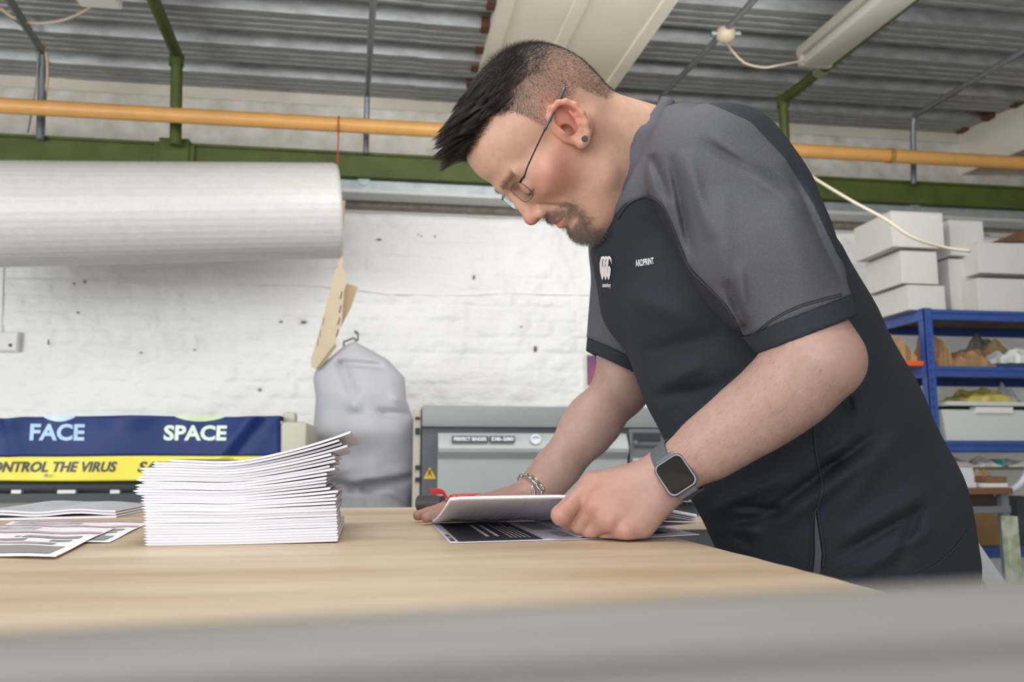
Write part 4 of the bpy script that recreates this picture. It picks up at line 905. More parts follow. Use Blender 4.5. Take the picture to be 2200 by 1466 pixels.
# ---- blurred grey machine rail right in front of the lens
fa, fb = C(-500, 1408, .135), C(2700, 1240, .128)
t = thing('machine_rail', 'blurred grey metal rail across the bottom of the picture', 'rail', P3((fa + fb) / 2))
dirf = V(fb - fa).normalized(); up = V((0, 0, 1)); fw = up.cross(dirf).normalized(); up = dirf.cross(fw)
Lf = (V(fb) - V(fa)).length
prof_ = [(0.016, -.001), (.010, .0), (.002, .0), (-.001, -.0012), (-.002, -.004), (-.0025, -.0085), (-.0005, -.010), (-.0005, -.0115), (-.0030, -.0130), (-.004, -.03), (-.004, -.09), (.016, -.09)]
vs = []
for s in (0, Lf):
    for f_, h in prof_: vs.append(P3(V(fa) + dirf * s + fw * f_ + up * h))
k = len(prof_)
MB().add(vs, [(i, (i + 1) % k, k + (i + 1) % k, k + i) for i in range(k)] + [tuple(range(k)), tuple(range(k, 2 * k))[::-1]]).build('rail_body', mat('rail_metal', '#7f7d78', .55, .1), t, auto=60)
for s in (.0, Lf - .02):
    p = V(fa) + dirf * s; MB().box((p.x, p.y + .001, 0), (p.x + .02, p.y + .014, p.z - .088)).build('rail_post', m_md, t)
# ================================================================== THE MAN  (implicit surfaces, meshed with surface nets)
F32 = np.float32
def smin(a, b, k): h = np.clip(.5 + .5 * (b - a) / k, 0, 1); return b + (a - b) * h - k * h * (1 - h)
def smax(a, b, k): return -smin(-a, -b, k)
def cap(P, a, b, ra, rb):
    a = np.asarray(a, F32); b = np.asarray(b, F32); pa = P - a; ba = b - a; h = np.clip(pa @ ba / (ba @ ba), 0, 1)
    d = pa - h[:, None] * ba; return np.sqrt((d * d).sum(1)) - (ra + (rb - ra) * h)
def capf(P, a, b, ra, rb, n, q):
    """capsule flattened along n by factor q (<1 thinner)"""
    a = np.asarray(a, F32); b = np.asarray(b, F32); n = np.asarray(n, F32); n = n / np.linalg.norm(n); pa = P - a; ba = b - a; h = np.clip(pa @ ba / (ba @ ba), 0, 1)
    d = pa - h[:, None] * ba; dn = d @ n; r = (ra + (rb - ra) * h); s2 = (d * d).sum(1) - dn * dn + (dn / q) ** 2
    return (np.sqrt(s2) - r) * (q ** .5)
def ell(P, c, r, A=None):
    q = P - np.asarray(c, F32)
    if A is not None: q = q @ np.asarray(A, F32)
    r = np.asarray(r, F32); k0 = np.sqrt(((q / r) ** 2).sum(1)); k1 = np.sqrt(((q / (r * r)) ** 2).sum(1)) + 1e-9; return k0 * (k0 - 1) / k1
def chain(P, pts, rs, k=.004):
    f = cap(P, pts[0], pts[1], rs[0], rs[1])
    for i in range(1, len(pts) - 1): f = smin(f, cap(P, pts[i], pts[i + 1], rs[i], rs[i + 1]), k) if k else np.minimum(f, cap(P, pts[i], pts[i + 1], rs[i], rs[i + 1]))
    return f
_CORN = np.array([(i, j, k) for i in (0, 1) for j in (0, 1) for k in (0, 1)])
def mesh_sdf(fn, lo, hi, h, newton=2, slack=1.5):
    lo = np.asarray(lo, float); hi = np.asarray(hi, float); B = 8
    nb = np.ceil((hi - lo) / h / B).astype(int); n = nb * B
    bc = np.stack(np.meshgrid(*[np.arange(k) for k in nb], indexing='ij'), -1).reshape(-1, 3)
    fc = fn((lo + (bc * B + (B - 1) / 2) * h).astype(F32)); near = np.abs(fc) < B * h * .87 * slack
    G = np.empty(tuple(n), F32)
    G.reshape(nb[0], B, nb[1], B, nb[2], B)[:] = np.where(fc > 0, 1., -1.).astype(F32).reshape(tuple(nb))[:, None, :, None, :, None]
    off = np.stack(np.meshgrid(*[np.arange(B)] * 3, indexing='ij'), -1).reshape(-1, 3)
    nbk = bc[near]; CH = 700
    for s in range(0, len(nbk), CH):
        idx = (nbk[s:s + CH, None, :] * B + off[None]).reshape(-1, 3); G[idx[:, 0], idx[:, 1], idx[:, 2]] = fn((lo + idx * h).astype(F32))
    S = G < 0; m = np.zeros(tuple(n - 1), np.uint8)
    for c in _CORN: m += S[c[0]:n[0] - 1 + c[0], c[1]:n[1] - 1 + c[1], c[2]:n[2] - 1 + c[2]]
    cells = np.argwhere((m > 0) & (m < 8)); vid = -np.ones(tuple(n - 1), np.int32); vid[cells[:, 0], cells[:, 1], cells[:, 2]] = np.arange(len(cells))
    val = np.stack([G[cells[:, 0] + c[0], cells[:, 1] + c[1], cells[:, 2] + c[2]] for c in _CORN], 1)
    acc = np.zeros((len(cells), 3)); cnt = np.zeros(len(cells))
    for a in range(8):
        for ax in range(3):
            if _CORN[a][ax]: continue
            b_ = a + (4, 2, 1)[ax]; f0, f1 = val[:, a], val[:, b_]; x = (f0 < 0) != (f1 < 0); t = np.where(x, f0 / np.where(x, f0 - f1, 1), 0)
            p = np.repeat(_CORN[a][None].astype(float), len(cells), 0); p[:, ax] += t; acc += p * x[:, None]; cnt += x
    Vv = lo + (cells + acc / cnt[:, None]) * h
    quads = []
    for ax in range(3):
        A = [slice(None)] * 3; Bs = [slice(None)] * 3; A[ax] = slice(0, -1); Bs[ax] = slice(1, None)
        e = np.argwhere(S[tuple(A)] != S[tuple(Bs)]); o1, o2 = [(1, 2), (2, 0), (0, 1)][ax]
        e = e[(e[:, o1] > 0) & (e[:, o2] > 0) & (e[:, o1] < n[o1] - 1) & (e[:, o2] < n[o2] - 1) & (e[:, ax] < n[ax] - 1)]
        d1 = np.zeros(3, int); d1[o1] = 1; d2 = np.zeros(3, int); d2[o2] = 1
        def g(q): return vid[q[:, 0], q[:, 1], q[:, 2]]
        q = np.stack([g(e), g(e - d1), g(e - d1 - d2), g(e - d2)], 1); inside = S[e[:, 0], e[:, 1], e[:, 2]]
        q[~inside] = q[~inside][:, ::-1]; quads.append(q)
    Q = np.concatenate(quads); Q = Q[(Q >= 0).all(1)]
    ep = h * .35
    for _ in range(newton):
        f = fn(Vv.astype(F32)); gr = np.stack([fn((Vv + d * ep).astype(F32)) - fn((Vv - d * ep).astype(F32)) for d in np.eye(3)], 1) / (2 * ep)
        g2 = (gr ** 2).sum(1) + 1e-6; st = -(f / g2)[:, None] * gr; ln = np.linalg.norm(st, axis=1); st *= np.minimum(1, .6 * h / np.maximum(ln, 1e-9))[:, None]; Vv = Vv + st
    return Vv, Q

# ---------------- head frame
def cam2w(v): return CR * v[0] + CU * v[1] + CB * v[2]
Hd = 1.10
F0 = np.array((-.545, -.838, 0)); U0 = np.array((-.838, .545, 0)); S_ = np.array((.20, .02, .975)); S_ /= np.linalg.norm(S_); F_ = F0 - S_ * (F0 @ S_); F_ /= np.linalg.norm(F_); U1 = np.cross(S_, F_); U1 = U1 if U1 @ U0 > 0 else -U1
# tip the near side of the head very slightly
HF, HU, HS = [cam2w(x) for x in (F_, U1, S_)]
HO = C(1145, 277, Hd); HM = np.stack([HF, HU, HS], 0)      # local = HM @ (p - HO)
def toH(P): return (P - HO.astype(F32)) @ HM.T.astype(F32)
def fromH(q): return HO + np.asarray(q, float) @ HM
def onS(px, py, s):
    """picture point on the plane at sideways distance s in the head's own frame -> head-local"""
    r = ray(px, py); t = ((HO + HS * s - CO) @ HS) / (r @ HS); q = HM @ (CO + r * t - HO); return np.array((q[0], q[1], s))
def zS(zx, zy, s): return onS(zx / 2.932 + 880, zy / 2.932 + 60, s)
EARS = .0735
helix = [zS(x, y, s) for x, y, s in ((905, 610, .0735), (893, 560, .076), (902, 508, .080), (935, 475, .084), (985, 466, .087), (1040, 486, .089), (1085, 535, .090), (1112, 600, .089), (1124, 665, .086), (1118, 712, .082))]
lobe = [zS(x, y, s) for x, y, s in ((1100, 700, .081), (1085, 728, .080), (1062, 712, .078), (1050, 690, .077))]
anti = [zS(x, y, s) for x, y, s in ((1010, 528, .083), (1040, 553, .0845), (1068, 600, .085), (1080, 650, .083), (1068, 692, .080))]
bowl = zS(1000, 590, .0785); canal = zS(1008, 650, .074); trag = zS(985, 655, .0775); root = zS(1000, 600, .072); dsk = zS(1015, 600, .078)
stud = zS(1097, 703, .0845)
print('lens', onS(1121, 413, .033)); print('ear', helix[0], helix[4], helix[8], 'chin', onS(1265, 520, 0), 'nose', onS(1140, 481, 0), 'brow', onS(1062, 412, 0))
neckB = C(1420, 335, 1.145); neckU = fromH((-.040, -.060, 0)); neckF = fromH((.020, -.115, 0)); neckFB = C(1412, 392, 1.145)
def head_local(q):
    s = np.abs(q[:, 2]); Q = np.stack([q[:, 0], q[:, 1], s], 1)
    f = ell(Q, (-.014, .012, 0), (.094, .082, .0765))
    f = smin(f, ell(Q, (.030, .020, 0), (.061, .058, .063)), .015)
    f = smin(f, ell(Q, (-.055, -.012, 0), (.048, .050, .062)), .02)
    f = smin(f, ell(Q, (.030, -.045, 0), (.058, .068, .0585)), .015)
    f = smin(f, ell(Q, (.050, -.042, .038), (.024, .020, .026)), .024)          # cheek bone
    f = smin(f, ell(Q, (.055, -.086, 0), (.0335, .032, .034)), .012)             # muzzle
    f = smin(f, ell(Q, (.066, -.126, 0), (.0215, .021, .025)), .012)             # chin
    f = smin(f, cap(Q, (.062, -.128, .010), (.010, -.102, .042), .018, .019), .016)
    f = smin(f, cap(Q, (.010, -.102, .042), (.000, -.040, .054), .019, .019), .02)
    f = smin(f, ell(Q, (.034, -.135, 0), (.036, .022, .038)), .016)              # soft under-chin
    f = smax(f, -ell(Q, (.094, -.032, .034), (.0155, .0125, .020)), .010)        # eye socket
    f = smin(f, cap(Q, (.0870, -.008, .006), (.073, -.009, .040), .0062, .0058), .016)   # brow ridge
    f = smin(f, ell(Q, (.0735, -.034, .031), (.0135, .0122, .0150)), .003)       # closed lid over the eyeball
    f = smax(f, -cap(Q, (.088, -.0395, .022), (.081, -.0405, .043), .0010, .0010), .002)
    f = smin(f, cap(Q, (.0755, -.049, .024), (.069, -.050, .043), .004, .004), .010)    # bag under the eye
    f = smin(f, cap(Q, (.0855, -.016, 0), (.0965, -.056, 0), .0070, .0092), .009)       # nose
    f = smin(f, ell(Q, (.0995, -.0610, 0), (.0105, .0098, .0112)), .006)
    f = smin(f, ell(Q, (.0890, -.0655, .0125), (.0105, .0080, .0068)), .004)
    f = smax(f, -ell(Q, (.0935, -.0725, .0072), (.0050, .0040, .0032)), .002)
    f = smax(f, -cap(Q, (.084, -.063, .0205), (.069, -.094, .036), .0016, .0026), .006)  # nose to mouth fold
    f = smin(f, cap(Q, (.0855, -.0865, 0), (.0745, -.0915, .024), .0055, .0040), .006)   # lips
    f = smin(f, cap(Q, (.0850, -.0985, 0), (.0745, -.0955, .022), .0058, .0035), .006)
    f = smax(f, -cap(Q, (.0915, -.0930, 0), (.0790, -.0940, .023), .0012, .0010), .003)
    f = smax(f, -ell(Q, (.092, -.109, 0), (.007, .0045, .014)), .006)
    f = smax(f, -ell(Q, (.030, -.075, .081), (.03, .03, .015)), .018)                   # hollow of the cheek
    # ears, one each side
    e = smin(ell(Q, dsk - np.array((0, 0, .0055)), (.0225, .031, .0075)), cap(Q, root - np.array((0, 0, .006)), dsk - np.array((0, 0, .004)), .015, .012), .006)
    e = smax(e, -ell(Q, bowl + np.array((.0, .003, .0025)), (.0120, .0185, .0125)), .003)
    e = smax(e, -ell(Q, canal + np.array((0, 0, .001)), (.0060, .0075, .010)), .003)
    e = smin(e, chain(Q, helix, [.0030, .0034, .0036, .0038, .0039, .0039, .0038, .0038, .0040, .0050], .003), .0025)
    e = smin(e, chain(Q, lobe, [.0060, .0066, .0056, .0045], .003), .004)
    e = smin(e, chain(Q, anti, [.0022, .0028, .0033, .0033, .0036], .003), .004)
    e = smin(e, ell(Q, trag, (.0042, .0058, .0032)), .003)
    f = smin(f, e, .0045)
    f = smax(f, -ell(Q, canal - np.array((0, -.003, 0)), (.0065, .0085, .014)), .003)
    return f
def body_head(P):
    f = head_local(toH(P))
    n = cap(P, neckU, neckB, .056, .062); n = smin(n, cap(P, neckF, neckFB, .044, .046), .03)
    f = smin(f, n, .030)
    # strap muscle of the neck and crease lines at the nape
    f = smin(f, cap(P, fromH((-.030, -.050, .055)), C(1372, 400, 1.09), .010, .010), .02)
    f = smax(f, -cap(P, fromH((-.085, -.085, -.03)), fromH((-.080, -.088, .035)), .0012, .001), .005)
    return f

# ---------------- arms and hands
def px(*a): return C(*a)
nE, nWr, nSh = px(1764, 774, .898), px(1446, 1012, .978), px(1560, 380, .985)
nI, nMd, nR, nL = px(1273, 1039, .988), px(1284, 1084, .966), px(1310, 1117, .954), px(1346, 1139, .949)
def near_arm(P):
    f = cap(P, nSh, nE, .047, .0425)
    f = smin(f, ell(P, px(1797, 778, .893), (.022, .022, .022)), .02)                       # point of the elbow
    f = smin(f, cap(P, nE + CR * -.008, px(1660, 862, .925), .0435, .0415), .02)
    f = smin(f, cap(P, px(1700, 835, .912), px(1530, 958, .955), .043, .0325), .02)
    f = smin(f, capf(P, px(1600, 905, .938), nWr, .038, .0305, CB * .8 + CU * .5, .80), .02)
    # back of the hand
    h = capf(P, px(1440, 1020, .982), px(1330, 1070, .970), .030, .034, CB * .75 + CU * .6, .62)
    for m_, r in ((nI, .0125), (nMd, .0130), (nR, .0125), (nL, .0118)): h = smin(h, cap(P, px(1425, 1030, .978), m_, .018, r), .012)
    h = smin(h, cap(P, px(1425, 1062, .968), px(1378, 1128, .957), .019, .0165), .014)      # heel, little finger side
    h = smin(h, cap(P, px(1400, 1085, .99), px(1330, 1120, .985), .02, .02), .014)
    f = smin(f, h, .014)
    # knuckles
    for m_, r in ((nI, .0118), (nMd, .0120), (nR, .0112), (nL, .0105)): f = smin(f, ell(P, m_ + CU * .001 + CB * .0025, (r, r, r)), .004)
    # tendons
    for m_ in (nMd, nR, nI): f = smin(f, cap(P, px(1400, 1035, .962), m_ + CB * .008, .003, .0035), .008)
    # wrist knob
    f = smin(f, ell(P, px(1478, 1030, .955), (.009, .009, .009)), .012)
    return f
fing_n = [ # joints: knuckle, middle joint, end joint, tip, radii
    ([nI, px(1206, 1107, .964), px(1224, 1124, .988), px(1262, 1118, 1.002)], [.0120, .0118, .0098, .0085]),
    ([nMd, px(1246, 1127, .974), px(1256, 1137, .996), px(1280, 1130, 1.006)], [.0116, .0106, .0092, .0080]),
    ([nR, px(1270, 1141, .972), px(1282, 1146, .994), px(1308, 1138, 1.000)], [.0110, .0100, .0088, .0076]),
    ([nL, px(1304, 1149, .968), px(1314, 1150, .988), px(1340, 1144, .994)], [.0104, .0090, .0080, .0070]),
    ([px(1415, 1050, 1.004), px(1335, 1072, 1.018), px(1268, 1090, 1.012), px(1222, 1104, .998)], [.0165, .0130, .0112, .0098])]
def near_all(P):
    f = near_arm(P); g = None
    for pts, rs in fing_n:
        c = chain(P, pts, rs, .003); g = c if g is None else smin(g, c, .0030)
    f = smin(f, g, .0085)
    f = smax(f, TABLE_Z + .0022 - P[:, 2], .002)
    return f
fE, fWr, fSh = px(1335, 835, 1.40), px(1158, 1052, 1.300), px(1350, 500, 1.36)
T = lambda x, y, h: onZ(x, y, TABLE_Z + h)
fK = [T(1030, 1092, .018), T(1018, 1092, .019), T(1022, 1088, .017), T(1045, 1085, .014)]
def onT(x, d, h):
    """point h above the bench seen in picture column x at depth d"""
    r = ray(x, 985); p = CO + r * d; return np.array((p[0], p[1], TABLE_Z + h))
wrF = onT(1152, 1.30, .047)
kk = [onT(1022, 1.245, .019), onT(1010, 1.275, .020), onT(1016, 1.305, .018), onT(1035, 1.330, .016)]
fing_f = [
    ([kk[0], onT(966, 1.225, .018), onT(938, 1.210, .0135), onT(918, 1.195, .0105)], [.0105, .0094, .0084, .0074]),
    ([kk[1], onT(952, 1.265, .018), onT(923, 1.255, .0130), onT(900, 1.245, .0100)], [.0110, .0096, .0086, .0075]),
    ([kk[2], onT(964, 1.310, .017), onT(938, 1.310, .0120), onT(917, 1.308, .0095)], [.0105, .0092, .0082, .0072]),
    ([kk[3], onT(990, 1.350, .014), onT(968, 1.358, .0110), onT(952, 1.362, .0085)], [.0096, .0082, .0074, .0066]),
    ([onT(1110, 1.275, .031), onT(1072, 1.242, .024), onT(1042, 1.228, .018), onT(1016, 1.222, .013)], [.0150, .0125, .0108, .0090])]
def far_all(P):
    f = cap(P, fSh, fE, .050, .042)
    f = smin(f, cap(P, fE, px(1262, 920, 1.355), .043, .041), .02)
    f = smin(f, capf(P, px(1275, 905, 1.36), px(1180, 1030, 1.308), .042, .0315, CB, .88), .02)
    f = smin(f, capf(P, px(1195, 1005, 1.315), wrF, .0335, .028, (0, 0, 1), .85), .018)
    h = capf(P, wrF, onT(1060, 1.285, .024), .029, .036, (0, 0, 1), .50)
    for m_ in kk: h = smin(h, cap(P, onT(1120, 1.29, .034), m_, .015, .0112), .012)
    f = smin(f, h, .014); g = None
    for m_ in kk: f = smin(f, ell(P, m_ + np.array((0, 0, .003)), (.0100, .0100, .0095)), .005)
    for pts, rs in fing_f:
        c = chain(P, pts, rs, .003); g = c if g is None else smin(g, c, .0018)
    f = smin(f, g, .006)
    return smax(f, TABLE_Z + .0008 - P[:, 2], .002)
def bbox(pts, pad): p = np.array(pts); return p.min(0) - pad, p.max(0) + pad
lo, hi = bbox([fromH(q) for q in ((.12, .12, .1), (-.13, .12, -.1), (.12, -.17, .1), (-.13, -.17, -.1), (.12, .12, -.1), (-.13, .12, .1), (-.13, -.17, .1), (.12, -.17, -.1))] + [neckB, neckFB], .03)
parts = [mesh_sdf(body_head, lo, hi, .0019)]
sleeve_cut_n = px(1700, 655, .93)
def clipped_near(P): return np.maximum(near_all(P), -(P - sleeve_cut_n.astype(F32)) @ ((nE - nSh) / np.linalg.norm(nE - nSh)).astype(F32))
lo, hi = bbox([nE, nWr, sleeve_cut_n] + [p for f_ in fing_n for p in f_[0]], .065); parts.append(mesh_sdf(clipped_near, lo, hi, .0019))
sc_f = px(1345, 690, 1.38)
def clipped_far(P): return np.maximum(far_all(P), -(P - sc_f.astype(F32)) @ ((fE - fSh) / np.linalg.norm(fE - fSh)).astype(F32))
lo, hi = bbox([fE, wrF, sc_f] + [p for f_ in fing_f for p in f_[0]], .065); parts.append(mesh_sdf(clipped_far, lo, hi, .0024))
# torso under the shirt, hips and legs
T_ = [(1450, 352, 1.16), (1508, 476, 1.165), (1545, 602, 1.17), (1620, 760, 1.18), (1705, 930, 1.19), (1790, 1100, 1.20), (1832, 1235, 1.20)]
TP = [px(*t_) for t_ in T_]; LAT = cam2w((.17, 0, .985)); LAT = LAT - np.array((0, 0, 1)) * LAT[2]; LAT /= np.linalg.norm(LAT)
hipN, hipF = TP[6] + LAT * .072, TP[6] - LAT * .072
def footp(x, y): return np.array((x, y, .05))
kneeN = np.array((hipN[0] + .10, hipN[1] + .0, .50)); kneeF = np.array((hipF[0] + .08, hipF[1], .50)); ankN = np.array((hipN[0] + .20, hipN[1], .09)); ankF = np.array((hipF[0] + .17, hipF[1] + .02, .09))
def lower(P):
    f = cap(P, TP[5], TP[6] - CR * .02, .105, .105); 
    f = smin(f, smin(cap(P, hipN - CR * .03, kneeN, .078, .06), cap(P, hipF - CR * .03, kneeF, .078, .06), .01), .03)
    f = smin(f, smin(cap(P, kneeN, ankN, .058, .04), cap(P, kneeF, ankF, .058, .04), .01), .02)
    return f
def torso_skin(P):
    f = cap(P, TP[0], TP[2], .075, .10); f = smin(f, cap(P, TP[2], TP[5], .10, .105), .03)
    for a_ in (nSh, fSh): f = smin(f, cap(P, TP[0], a_, .055, .045), .03)
    return smin(f, lower(P), .03)
lo, hi = bbox([nSh, fSh, hipN, hipF, ankN, ankF], .13); lo[2] = .02; parts.append(mesh_sdf(torso_skin, lo, hi, .012, newton=1))
VV = []; QQ = []; k = 0
for v, q in parts: VV.append(v); QQ.append(q + k); k += len(v)
VV = np.concatenate(VV); QQ = np.concatenate(QQ)
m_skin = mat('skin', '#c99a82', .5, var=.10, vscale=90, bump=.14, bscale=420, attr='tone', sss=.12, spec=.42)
man = thing('person', 'man in a black and grey shirt and glasses bending over a booklet', 'person', (float(TP[6][0]), float(TP[6][1]), 0))
body = fastmesh('body', VV, QQ, m_skin, man)
# skin tones
def lin3(c): return np.array(lin(c)[:3])
base = lin3('#c19a8a'); tone = np.repeat(base[None], len(VV), 0); q = (VV - HO) @ HM.T; s = np.abs(q[:, 2])
isH = np.arange(len(VV)) < len(parts[0][0])
def blob(c, r, col, amt, Qv=None, mask=None):
    global tone
    X = np.stack([q[:, 0], q[:, 1], s], 1) if Qv is None else Qv
    w_ = amt * np.exp(-(((X - np.array(c)) / np.array(r)) ** 2).sum(1))
    if mask is not None: w_ = w_ * mask
    tone = tone * (1 - w_[:, None]) + lin3(col)[None] * w_[:, None]
nz3 = np.array([mnoise.noise(V(p * 45)) for p in VV]); nz4 = np.array([mnoise.noise(V(p * 160)) for p in VV])
tone *= (1 + .05 * nz3 + .04 * nz4)[:, None]
red = '#b8705f'
blob((.105, -.062, 0), (.018, .016, .016), '#b5655a', .6, mask=isH); blob((.05, -.055, .055), (.035, .03, .03), '#c0796a', .65, mask=isH)
blob(tuple(dsk), (.03, .04, .02), '#c0705f', .6, mask=isH); blob(tuple(dsk + np.array((-.012, .015, .006))), (.018, .025, .01), '#b04f45', .55, mask=isH)
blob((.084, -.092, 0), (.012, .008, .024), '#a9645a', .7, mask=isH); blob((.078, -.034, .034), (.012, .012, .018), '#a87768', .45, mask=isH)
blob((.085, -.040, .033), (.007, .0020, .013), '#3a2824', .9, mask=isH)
blob((.060, -.034, .049), (.010, .007, .008), '#7f5548', .55, mask=isH); blob(tuple(canal), (.009, .011, .01), '#6b352c', .6, mask=isH); blob((.084, -.020, .020), (.008, .008, .010), '#9a6b5a', .5, mask=isH)  # shadow painted into the outer eye corner and the ear canal
# shaved / short hair shadow on the scalp
def sstep(a, b, x): t = np.clip((x - a) / (b - a), 0, 1); return t * t * (3 - 2 * t)
def hair_mask(Qh):
    """1 where the scalp carries hair (head-local coordinates)"""
    f_, u_, s_ = Qh[:, 0], Qh[:, 1], np.abs(Qh[:, 2])
    # hairline as a curve in side view: forehead edge, temple, above the ear, nape
    line = np.interp(f_, [-.12, -.086, -.070, -.060, -.052, -.020, -.003, .012, .0165, .019, .023, .036, .060, .080, .10], [-.072, -.062, -.058, -.040, -.018, -.016, -.022, -.018, .0, .020, .038, .050, .050, .050, .08])
    top = np.interp(s_, [0, .03, .05], [1, 1, 0]) * sstep(.055, .068, u_) * (f_ < .082)
    return np.maximum(sstep(-.004, .010, u_ - line), top) * (f_ < .086)
hm = hair_mask(q) * isH; earm = np.exp(-(((np.stack([q[:, 0], q[:, 1], s], 1) - dsk) / np.array((.027, .036, .014))) ** 2).sum(1) * 1.2); hm = hm * (1 - np.clip(earm * 2.2, 0, 1)) * (s < .0835)
dark = hm * np.clip(.34 + .20 * sstep(-.02, .03, q[:, 1]) + .5 * sstep(.03, .075, q[:, 1]) + .15 * nz4, 0, .92)
tone = tone * (1 - dark[:, None]) + lin3('#2a211f')[None] * dark[:, None]
bd = np.zeros(len(VV))
def bmask(Qh):
    f_, u_, s_ = Qh[:, 0], Qh[:, 1], np.abs(Qh[:, 2])
    mous = np.exp(-(((u_ + .0810 + .25 * np.maximum(s_ - .012, 0)) / .0062) ** 2)) * (s_ < .036) * (f_ > .062)
    side = np.exp(-(((s_ - .031) / .0050) ** 2)) * (u_ < -.086) * (u_ > -.125) * (f_ > .058) * .8
    chin = ((u_ < -.111) * (s_ < .032)).astype(float) * sstep(.060, .072, f_) * sstep(.034, .024, s_) + .7 * np.exp(-((s_ / .006) ** 2)) * (u_ < -.102) * (u_ > -.112)
    return np.clip(mous + side + chin, 0, 1) * (u_ > -.160)
bd = bmask(q) * isH
tone = tone * (1 - .4 * bd[:, None]) + lin3('#5a463d')[None] * .4 * bd[:, None]
stb = isH * sstep(-.03, -.07, q[:, 1]) * (q[:, 0] < .085) * sstep(-.055, -.02, q[:, 0]) * .22 * (.8 + .5 * nz4)
tone = tone * (1 - stb[:, None]) + lin3('#7d6058')[None] * stb[:, None]
br = isH * np.exp(-(((q[:, 1] + .0075) / .0048) ** 2)) * (s > .012) * (s < .046) * (q[:, 0] > .06) * .8; tone = tone * (1 - .7 * br[:, None]) + lin3('#3d2d28')[None] * .7 * br[:, None]
tone[~isH] *= np.array((.78, .83, .89)); tone[isH] *= np.array((1.06, 1.05, .97))
# redder hands, paler inner arm
for c_, r_, a_ in ((px(1290, 1080, .965), .06, .35), (px(1210, 1108, .966), .03, .3), (px(910, 1110, 1.24), .05, .5), (onT(1040, 1.28, .02), .07, .3), (px(1840, 770, .89), .04, .25)):
    w_ = a_ * np.exp(-(((VV - c_) / r_) ** 2).sum(1)) * (~isH); tone = tone * (1 - w_[:, None]) + lin3('#b97766')[None] * w_[:, None]
for kn in (nI, nMd, nR, nL): w_ = .35 * np.exp(-(((VV - kn - CB * .008) / .010) ** 2).sum(1)); tone = tone * (1 - w_[:, None]) + lin3('#c07a6b')[None] * w_[:, None]
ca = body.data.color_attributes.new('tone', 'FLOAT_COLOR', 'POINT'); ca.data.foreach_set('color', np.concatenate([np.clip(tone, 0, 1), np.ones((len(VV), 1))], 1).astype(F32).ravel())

# ---------------- strands (hair) as fine tapered three-sided slivers
def strands(name, roots, dirs, lens, rad, m, parent, bend=None, seg=3, taper=.25):
    roots = np.asarray(roots, float); dirs = np.asarray(dirs, float); N = len(roots); dirs /= np.linalg.norm(dirs, axis=1)[:, None] + 1e-9
    lens = np.asarray(lens, float); bend = np.zeros((N, 3)) if bend is None else np.asarray(bend, float)
    a = np.cross(dirs, np.array((.3, .5, .8))); a /= np.linalg.norm(a, axis=1)[:, None] + 1e-9; b = np.cross(dirs, a); vs = np.zeros((N, seg + 1, 3, 3))
    for i in range(seg + 1):
        t = i / seg; c = roots + dirs * (lens * t)[:, None] + bend * (lens * t * t)[:, None]; r = rad * (1 - (1 - taper) * t)
        for j in range(3): an = 2.094 * j; vs[:, i, j] = c + (a * math.cos(an) + b * math.sin(an)) * r
    base_ = np.arange(N)[:, None, None] * (seg + 1) * 3; fs = []
    for i in range(seg):
        for j in range(3): fs.append(np.stack([base_[:, 0, 0] + i * 3 + j, base_[:, 0, 0] + i * 3 + (j + 1) % 3, base_[:, 0, 0] + (i + 1) * 3 + (j + 1) % 3, base_[:, 0, 0] + (i + 1) * 3 + j], 1))
    o = fastmesh(name, vs.reshape(-1, 3), np.concatenate(fs), m, parent); o['kind'] = 'stuff'; return o
m_hair = mat('hair_dark', '#1d1816', .5, var=.5, vscale=300, col2='#372d29', spec=.35); m_beard = mat('beard_grizzled', '#43352e', .55, var=.8, vscale=900, col2='#978e87'); m_fine = mat('arm_hair', '#4a352b', .5)
nH = len(parts[0][0]); HQ = parts[0][1]; HV = parts[0][0]
tri_c = HV[HQ].mean(1); nrm = np.cross(HV[HQ[:, 2]] - HV[HQ[:, 0]], HV[HQ[:, 3]] - HV[HQ[:, 1]]); ar = np.linalg.norm(nrm, axis=1); nrm /= ar[:, None] + 1e-12
cq = (tri_c - HO) @ HM.T; em = np.exp(-(((np.stack([cq[:, 0], cq[:, 1], np.abs(cq[:, 2])], 1) - dsk) / np.array((.027, .036, .014))) ** 2).sum(1) * 1.2)
nl_ = nrm @ HM.T
hmf = hair_mask(cq) * (em < .35) * (np.abs(cq[:, 2]) < .083)
def pick(wt, n): p = wt * ar; p = p / p.sum(); i = RNG.choice(len(p), n, p=p); return i, tri_c[i] + RNG.normal(0, .0007, (n, 3))
# short sides and back
wt = hmf * (1 - .0 * sstep(.06, .08, cq[:, 1]))
i, r = pick(wt, 42000); Q_ = cq[i]; up_ = sstep(.015, .075, Q_[:, 1]) * sstep(-.12, -.02, Q_[:, 0] + .03)
flow = np.stack([np.full(len(i), -.25) + 1.1 * sstep(-.06, .0, Q_[:, 0]), -.75 + 0 * Q_[:, 0] + .2 * up_, np.zeros(len(i))], 1)
flow += RNG.normal(0, .22, flow.shape); d_ = (flow @ HM) + nrm[i] * (.45 + .35 * up_)[:, None]
strands('short_hair', r, d_, (.0028 + .0080 * up_) * RNG.uniform(.6, 1.2, len(i)), .00009, m_hair, man, seg=1)
